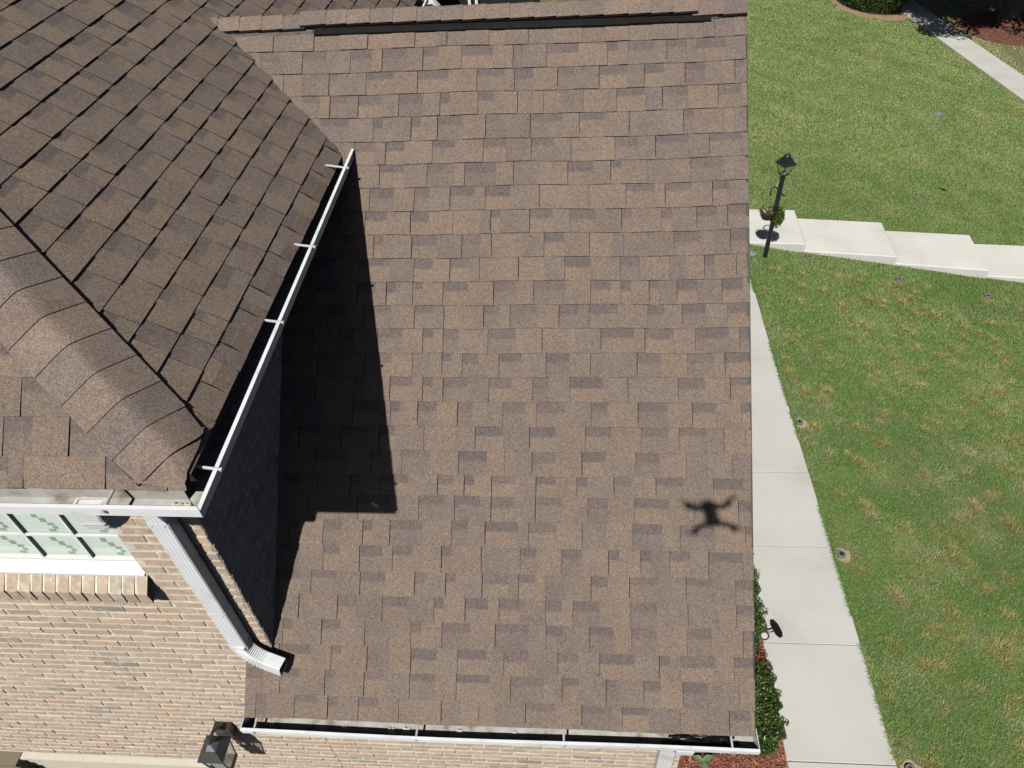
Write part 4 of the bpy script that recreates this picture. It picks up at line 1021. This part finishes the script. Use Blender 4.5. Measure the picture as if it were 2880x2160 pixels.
# ------------------------------------------------------------------ lawn
def lawn():
    r = np.random.default_rng(77)
    VV, CC = [], []
    bands = [(-.5, 2.0, 3.2, 9.0, 5200, .0040, .05), (2.0, 6.5, 2.9, 9.0, 7600, .0036, .050), (6.5, 9.5, 2.9, 10.5, 6200, .0042, .052), (9.5, 12.6, 2.9, 11.5, 4800, .005, .055), (12.4, 17, .9, 14, 4200, .0048, .05), (17, 23, -1, 16.5, 3000, .0056, .05), (23, 34, -2.5, 18, 1900, .0072, .055)]
    # dry tufts
    ntuft = 900; tx = r.uniform(3.3, 9.5, ntuft); ty = r.uniform(2.0, 11.4, ntuft); keep = r.random(ntuft) < (.35+.65*np.clip((tx-3.2)/2.5, 0, 1))*(.55+.45*(vnoise(tx, ty, 5, .5))); tx, ty = tx[keep], ty[keep]
    trad = r.uniform(.035, .095, len(tx)); tcol = np.array([lin(186, 166, 112), lin(170, 156, 92), lin(160, 152, 80), lin(192, 170, 126)])[r.integers(0, 4, len(tx))]
    def field(P):
        """base colour for each blade position"""
        x, y = P[:, 0], P[:, 1]
        n1 = vnoise(x, y, 1, .55); n2 = vnoise(x+40, y+11, 2, 2.1); n3 = vnoise(x, y, 3, 7.0)
        green = np.array([.205, .36, .088]); deep = np.array([.145, .285, .072]); yel = np.array([.44, .48, .195]); tan = np.array([.64, .56, .33])
        k = np.clip((n1-.3)*1.6, 0, 1)[:, None]; c = green*(1-k)+deep*k
        far = np.clip((y-11.5)/6, 0, 1)
        # mower stripes: light caught by leaning passes is put into the colour
        st = .5+.5*np.sin((x*.62+y*.78)*2*np.pi/1.25+5*(n1-.5)+1.2*n2)
        ky = np.clip(.08+.55*(n2-.45)+far*(.30+.045*(st-.5)), 0, .8)[:, None]; c = c*(1-ky)+yel*ky
        c = c*(1+.2*far[:, None]); kt = (np.clip((n3*.6+n2*.5-.62)*2.2, 0, 1)*.42*np.clip((12.2-y)/4+.25, .15, 1))[:, None]; c = c*(1-kt)+tan*kt
        return c
    for (y0, y1, x0, x1, dens, w, ln) in bands:
        n = int((y1-y0)*(x1-x0)*dens); P = np.stack([r.uniform(x0, x1, n), r.uniform(y0, y1, n)], 1)
        z = gz(P[:, 0], P[:, 1]); W3 = np.concatenate([P, z[:, None]], 1)
        d = W3@np.array(fwd); X = F_PX*(W3@np.array(CR))/d/1440; Y = F_PX*(W3@np.array(CU))/d/1080
        inn = (np.abs(X) < 1.08) & (np.abs(Y) < 1.08) & (X > -.4); k = (d > .5) & (inn | ((np.abs(X) < 1.7) & (np.abs(Y) < 1.6) & (X > -.6) & (r.random(n) < .3)))
        x, y = P[:, 0], P[:, 1]
        edge = .03*np.sin(y*9)+.02*np.sin(y*23)
        k &= ~((x < 3.262+.012*np.sin(y*31)) & (y < 11.07)) & ~((x < 2.2))
        up = np.interp(x, [2.2, 4.524, 6.176, 7.798, 13.2], [13.40, 13.268, 13.004, 12.755, 12.13]); lo = np.interp(x, [2.2, 4.468, 6.109, 7.707, 12.9], [12.20, 12.037, 11.806, 11.565, 10.93])
        k &= ~((y > lo-.01) & (y < up+.01) & (x < 13.0))
        fl_ = 11.18+(27.57-y)*.1395; k &= ~((x > fl_-.01) & (x < fl_+1.06) & (y < 33))
        k &= ~(((x-TX-.1)**2+(y-TY+.25)**2) < 2.3) & ~(((x-10.4)**2+(y-27.6)**2) < 1.55)
        for lx, ly in ((3.36, 5.23), (3.345, 7.45), (3.38, 2.76)): k &= ~(((x-lx)**2+(y-ly)**2 < .0075)) & ~(((x-lx-.03)**2+(y-ly)**2 < .026) & (r.random(len(x)) < .55))
        bare = (y > up) & (y < up+.3) & (x > 4.4) & (x < 7) & (r.random(len(x)) < .65*np.exp(-(y-up)/.12)); k &= ~bare
        P = P[k]; n = len(P); C = field(P)
        for lx, ly in ((3.40, 5.23), (3.385, 7.45), (3.42, 2.76)):
            kk = .92*np.exp(-((P[:, 0]-lx)**2+(P[:, 1]-ly)**2)/.022)[:, None]; C = C*(1-kk)+np.array([.55, .44, .27])*kk
        right = P[:, 0] > (11.18+(27.57-P[:, 1])*.1395+1.0)
        C[right] = C[right]*.2+np.array([.60, .52, .30])*.8
        near = np.zeros(n)
        a = r.random(n)*2*np.pi; tilt = r.uniform(.6, 1.4, n)
        if y0 < 12:
            cell = {}
            for i, (qx, qy, qr) in enumerate(zip(tx, ty, trad)):
                if qy < y0-.2 or qy > y1+.2: continue
                dx = P[:, 0]-qx; dy = P[:, 1]-qy; dd2 = dx*dx+dy*dy; mk_ = dd2 < (qr*2)**2
                if mk_.any():
                    kk = np.exp(-dd2[mk_]/(qr*qr))*.85; C[mk_] = C[mk_]*(1-kk[:, None])+tcol[i]*kk[:, None]; a[mk_] = np.where(r.random(mk_.sum()) < kk, np.arctan2(dy[mk_], dx[mk_])+r.normal(0, .35, mk_.sum()), a[mk_]); near[mk_] = np.maximum(near[mk_], kk)
        st = np.sin((P[:, 0]*.62+P[:, 1]*.78)*2*np.pi/1.25); far = P[:, 1] > 12.5
        a = np.where(far & (r.random(n) < .06), np.where(st > 0, .9, .9+np.pi)+r.normal(0, .6, n), a)
        L = ln*r.uniform(.55, 1.35, n)*(1+.5*near); ww = w*r.uniform(.6, 1.3, n)
        z = gz(P[:, 0], P[:, 1])-.014
        base = np.concatenate([P, z[:, None]], 1); dr = np.stack([np.cos(a)*np.sin(tilt), np.sin(a)*np.sin(tilt), np.cos(tilt)], 1); sd = np.stack([-np.sin(a), np.cos(a), np.zeros(n)], 1)
        tip = base+dr*L[:, None]; b1 = base+dr*(L*.25)[:, None]-sd*ww[:, None]; b2 = base+dr*(L*.25)[:, None]+sd*ww[:, None]
        V = np.stack([b1, b2, tip], 1).reshape(-1, 3); VV.append(V)
        C = C*r.uniform(.78, 1.25, n)[:, None]; dry = r.random(n) < .07; C[dry] = np.array([.46, .39, .22])*r.uniform(.7, 1.2, dry.sum())[:, None]
        CC.append(np.repeat(C, 3, 0))
    # ragged blades creeping over the walk's edge
    n = 5200; y = r.uniform(2.0, 11.1, n); keep = vnoise(y, y*0, 9, 2.6) > .38; y = y[keep]; n = len(y)
    P = np.stack([3.258+np.abs(r.normal(0, .02, n)), y], 1); a = np.pi+r.normal(0, .9, n); tilt = r.uniform(.9, 1.5, n); L = r.uniform(.025, .085, n); ww = r.uniform(.0025, .0045, n)
    base = np.concatenate([P, np.full((n, 1), -7.905)], 1); d3 = np.stack([np.cos(a)*np.sin(tilt), np.sin(a)*np.sin(tilt), np.cos(tilt)], 1); sd = np.stack([-np.sin(a), np.cos(a), np.zeros(n)], 1)
    VV.append(np.stack([base-sd*ww[:, None], base+sd*ww[:, None], base+d3*L[:, None]], 1).reshape(-1, 3)); CC.append(np.repeat(field(P)*r.uniform(.7, 1.2, n)[:, None], 3, 0))
    V = np.concatenate(VV); C = np.concatenate(CC); Fc = np.arange(len(V)).reshape(-1, 3)
    print('blades', len(Fc))
    tag(mk_np('lawn_grass', V, Fc, C, M_GRASS), 'mown green lawn with dry tan tufts', 'grass', kind='stuff')
lawn()

# ------------------------------------------------------------------ the drone that carries the lens, its shadow falls on the wing roof
dr = empty('camera_drone', (0, 0, -.02)); tag(dr, 'small grey quadcopter hovering over the roof, casting the shadow near the right edge', 'drone')
M_DR = plain('drone_plastic', (.32, .33, .34), .45, var=.04); M_DRD = plain('drone_dark', (.03, .03, .032), .5)
hd_ = Vector((math.sin(YAW), math.cos(YAW), 0)); sd_ = Vector((hd_.y, -hd_.x, 0)); up_ = Vector((0, 0, 1))
def D(f, s, u): return hd_*f+sd_*s+up_*u
m = MB(); secs = []
for f, w, h0_, h1_ in ((.004, .016, .016, .04), (-.002, .026, .012, .052), (-.02, .031, .010, .058), (-.05, .029, .010, .058), (-.085, .027, .012, .055), (-.115, .029, .013, .052), (-.145, .034, .014, .05), (-.16, .03, .018, .044)):
    w *= 1.45; secs.append([D(f+.02, w*math.cos(k*math.pi/6), (h0_+h1_)/2+(h1_-h0_)/2*math.sin(k*math.pi/6)) for k in range(12)])
m.loft(secs); mk('body', m, M_DR, dr, True)
m = MB(); m.tube([D(-.032, 0, .0), D(-.012, 0, -.0)], .013, 12); m.tube([D(-.03, .018, .0), D(-.03, .018, .02)], .006, 6); m.tube([D(-.03, -.018, .0), D(-.03, -.018, .02)], .006, 6); mk('gimbal', m, M_DRD, dr)
for s in (-1, 1):
    for pts, mot in (([(-.005, .025, .036), (-.022, .06, .038), (-.02, .09, .039), (.0, .115, .04)], (.002, .117)), ([(-.122, .02, .026), (-.128, .055, .023), (-.135, .085, .021), (-.16, .108, .02)], (-.162, .109))):
        m = MB(); m.tube([D(f, s*q, u) for f, q, u in pts], [.017, .014, .014, .016], 8); arm = mk('arm', m, M_DR, dr, True)
        f, q = mot; zt = pts[-1][2]
        m = MB(); m.tube([D(f, s*q, zt-.016), D(f, s*q, zt+.02)], .0165, 10); mk('motor', m, M_DRD, arm)
        ang = 1.0 if f > -.1 else 2.2
        for kk in (0, 1):
            a = ang*s+kk*math.pi; dv = hd_*math.cos(a)+sd_*math.sin(a); pv = hd_*-math.sin(a)+sd_*math.cos(a); c = D(f, s*q, zt+.022); m = MB()
            rows = []
            for t, wd in ((.006, .004), (.02, .0085), (.04, .008), (.058, .005)):
                rows.append([c+dv*t-pv*wd+up_*.0012, c+dv*t+pv*wd-up_*.0012])
            m.grid(rows); m.grid([[p+up_*.0012 for p in r_] for r_ in rows]); mk('propeller_blade', m, M_DRD, arm)
print('objects', len(bpy.data.objects))
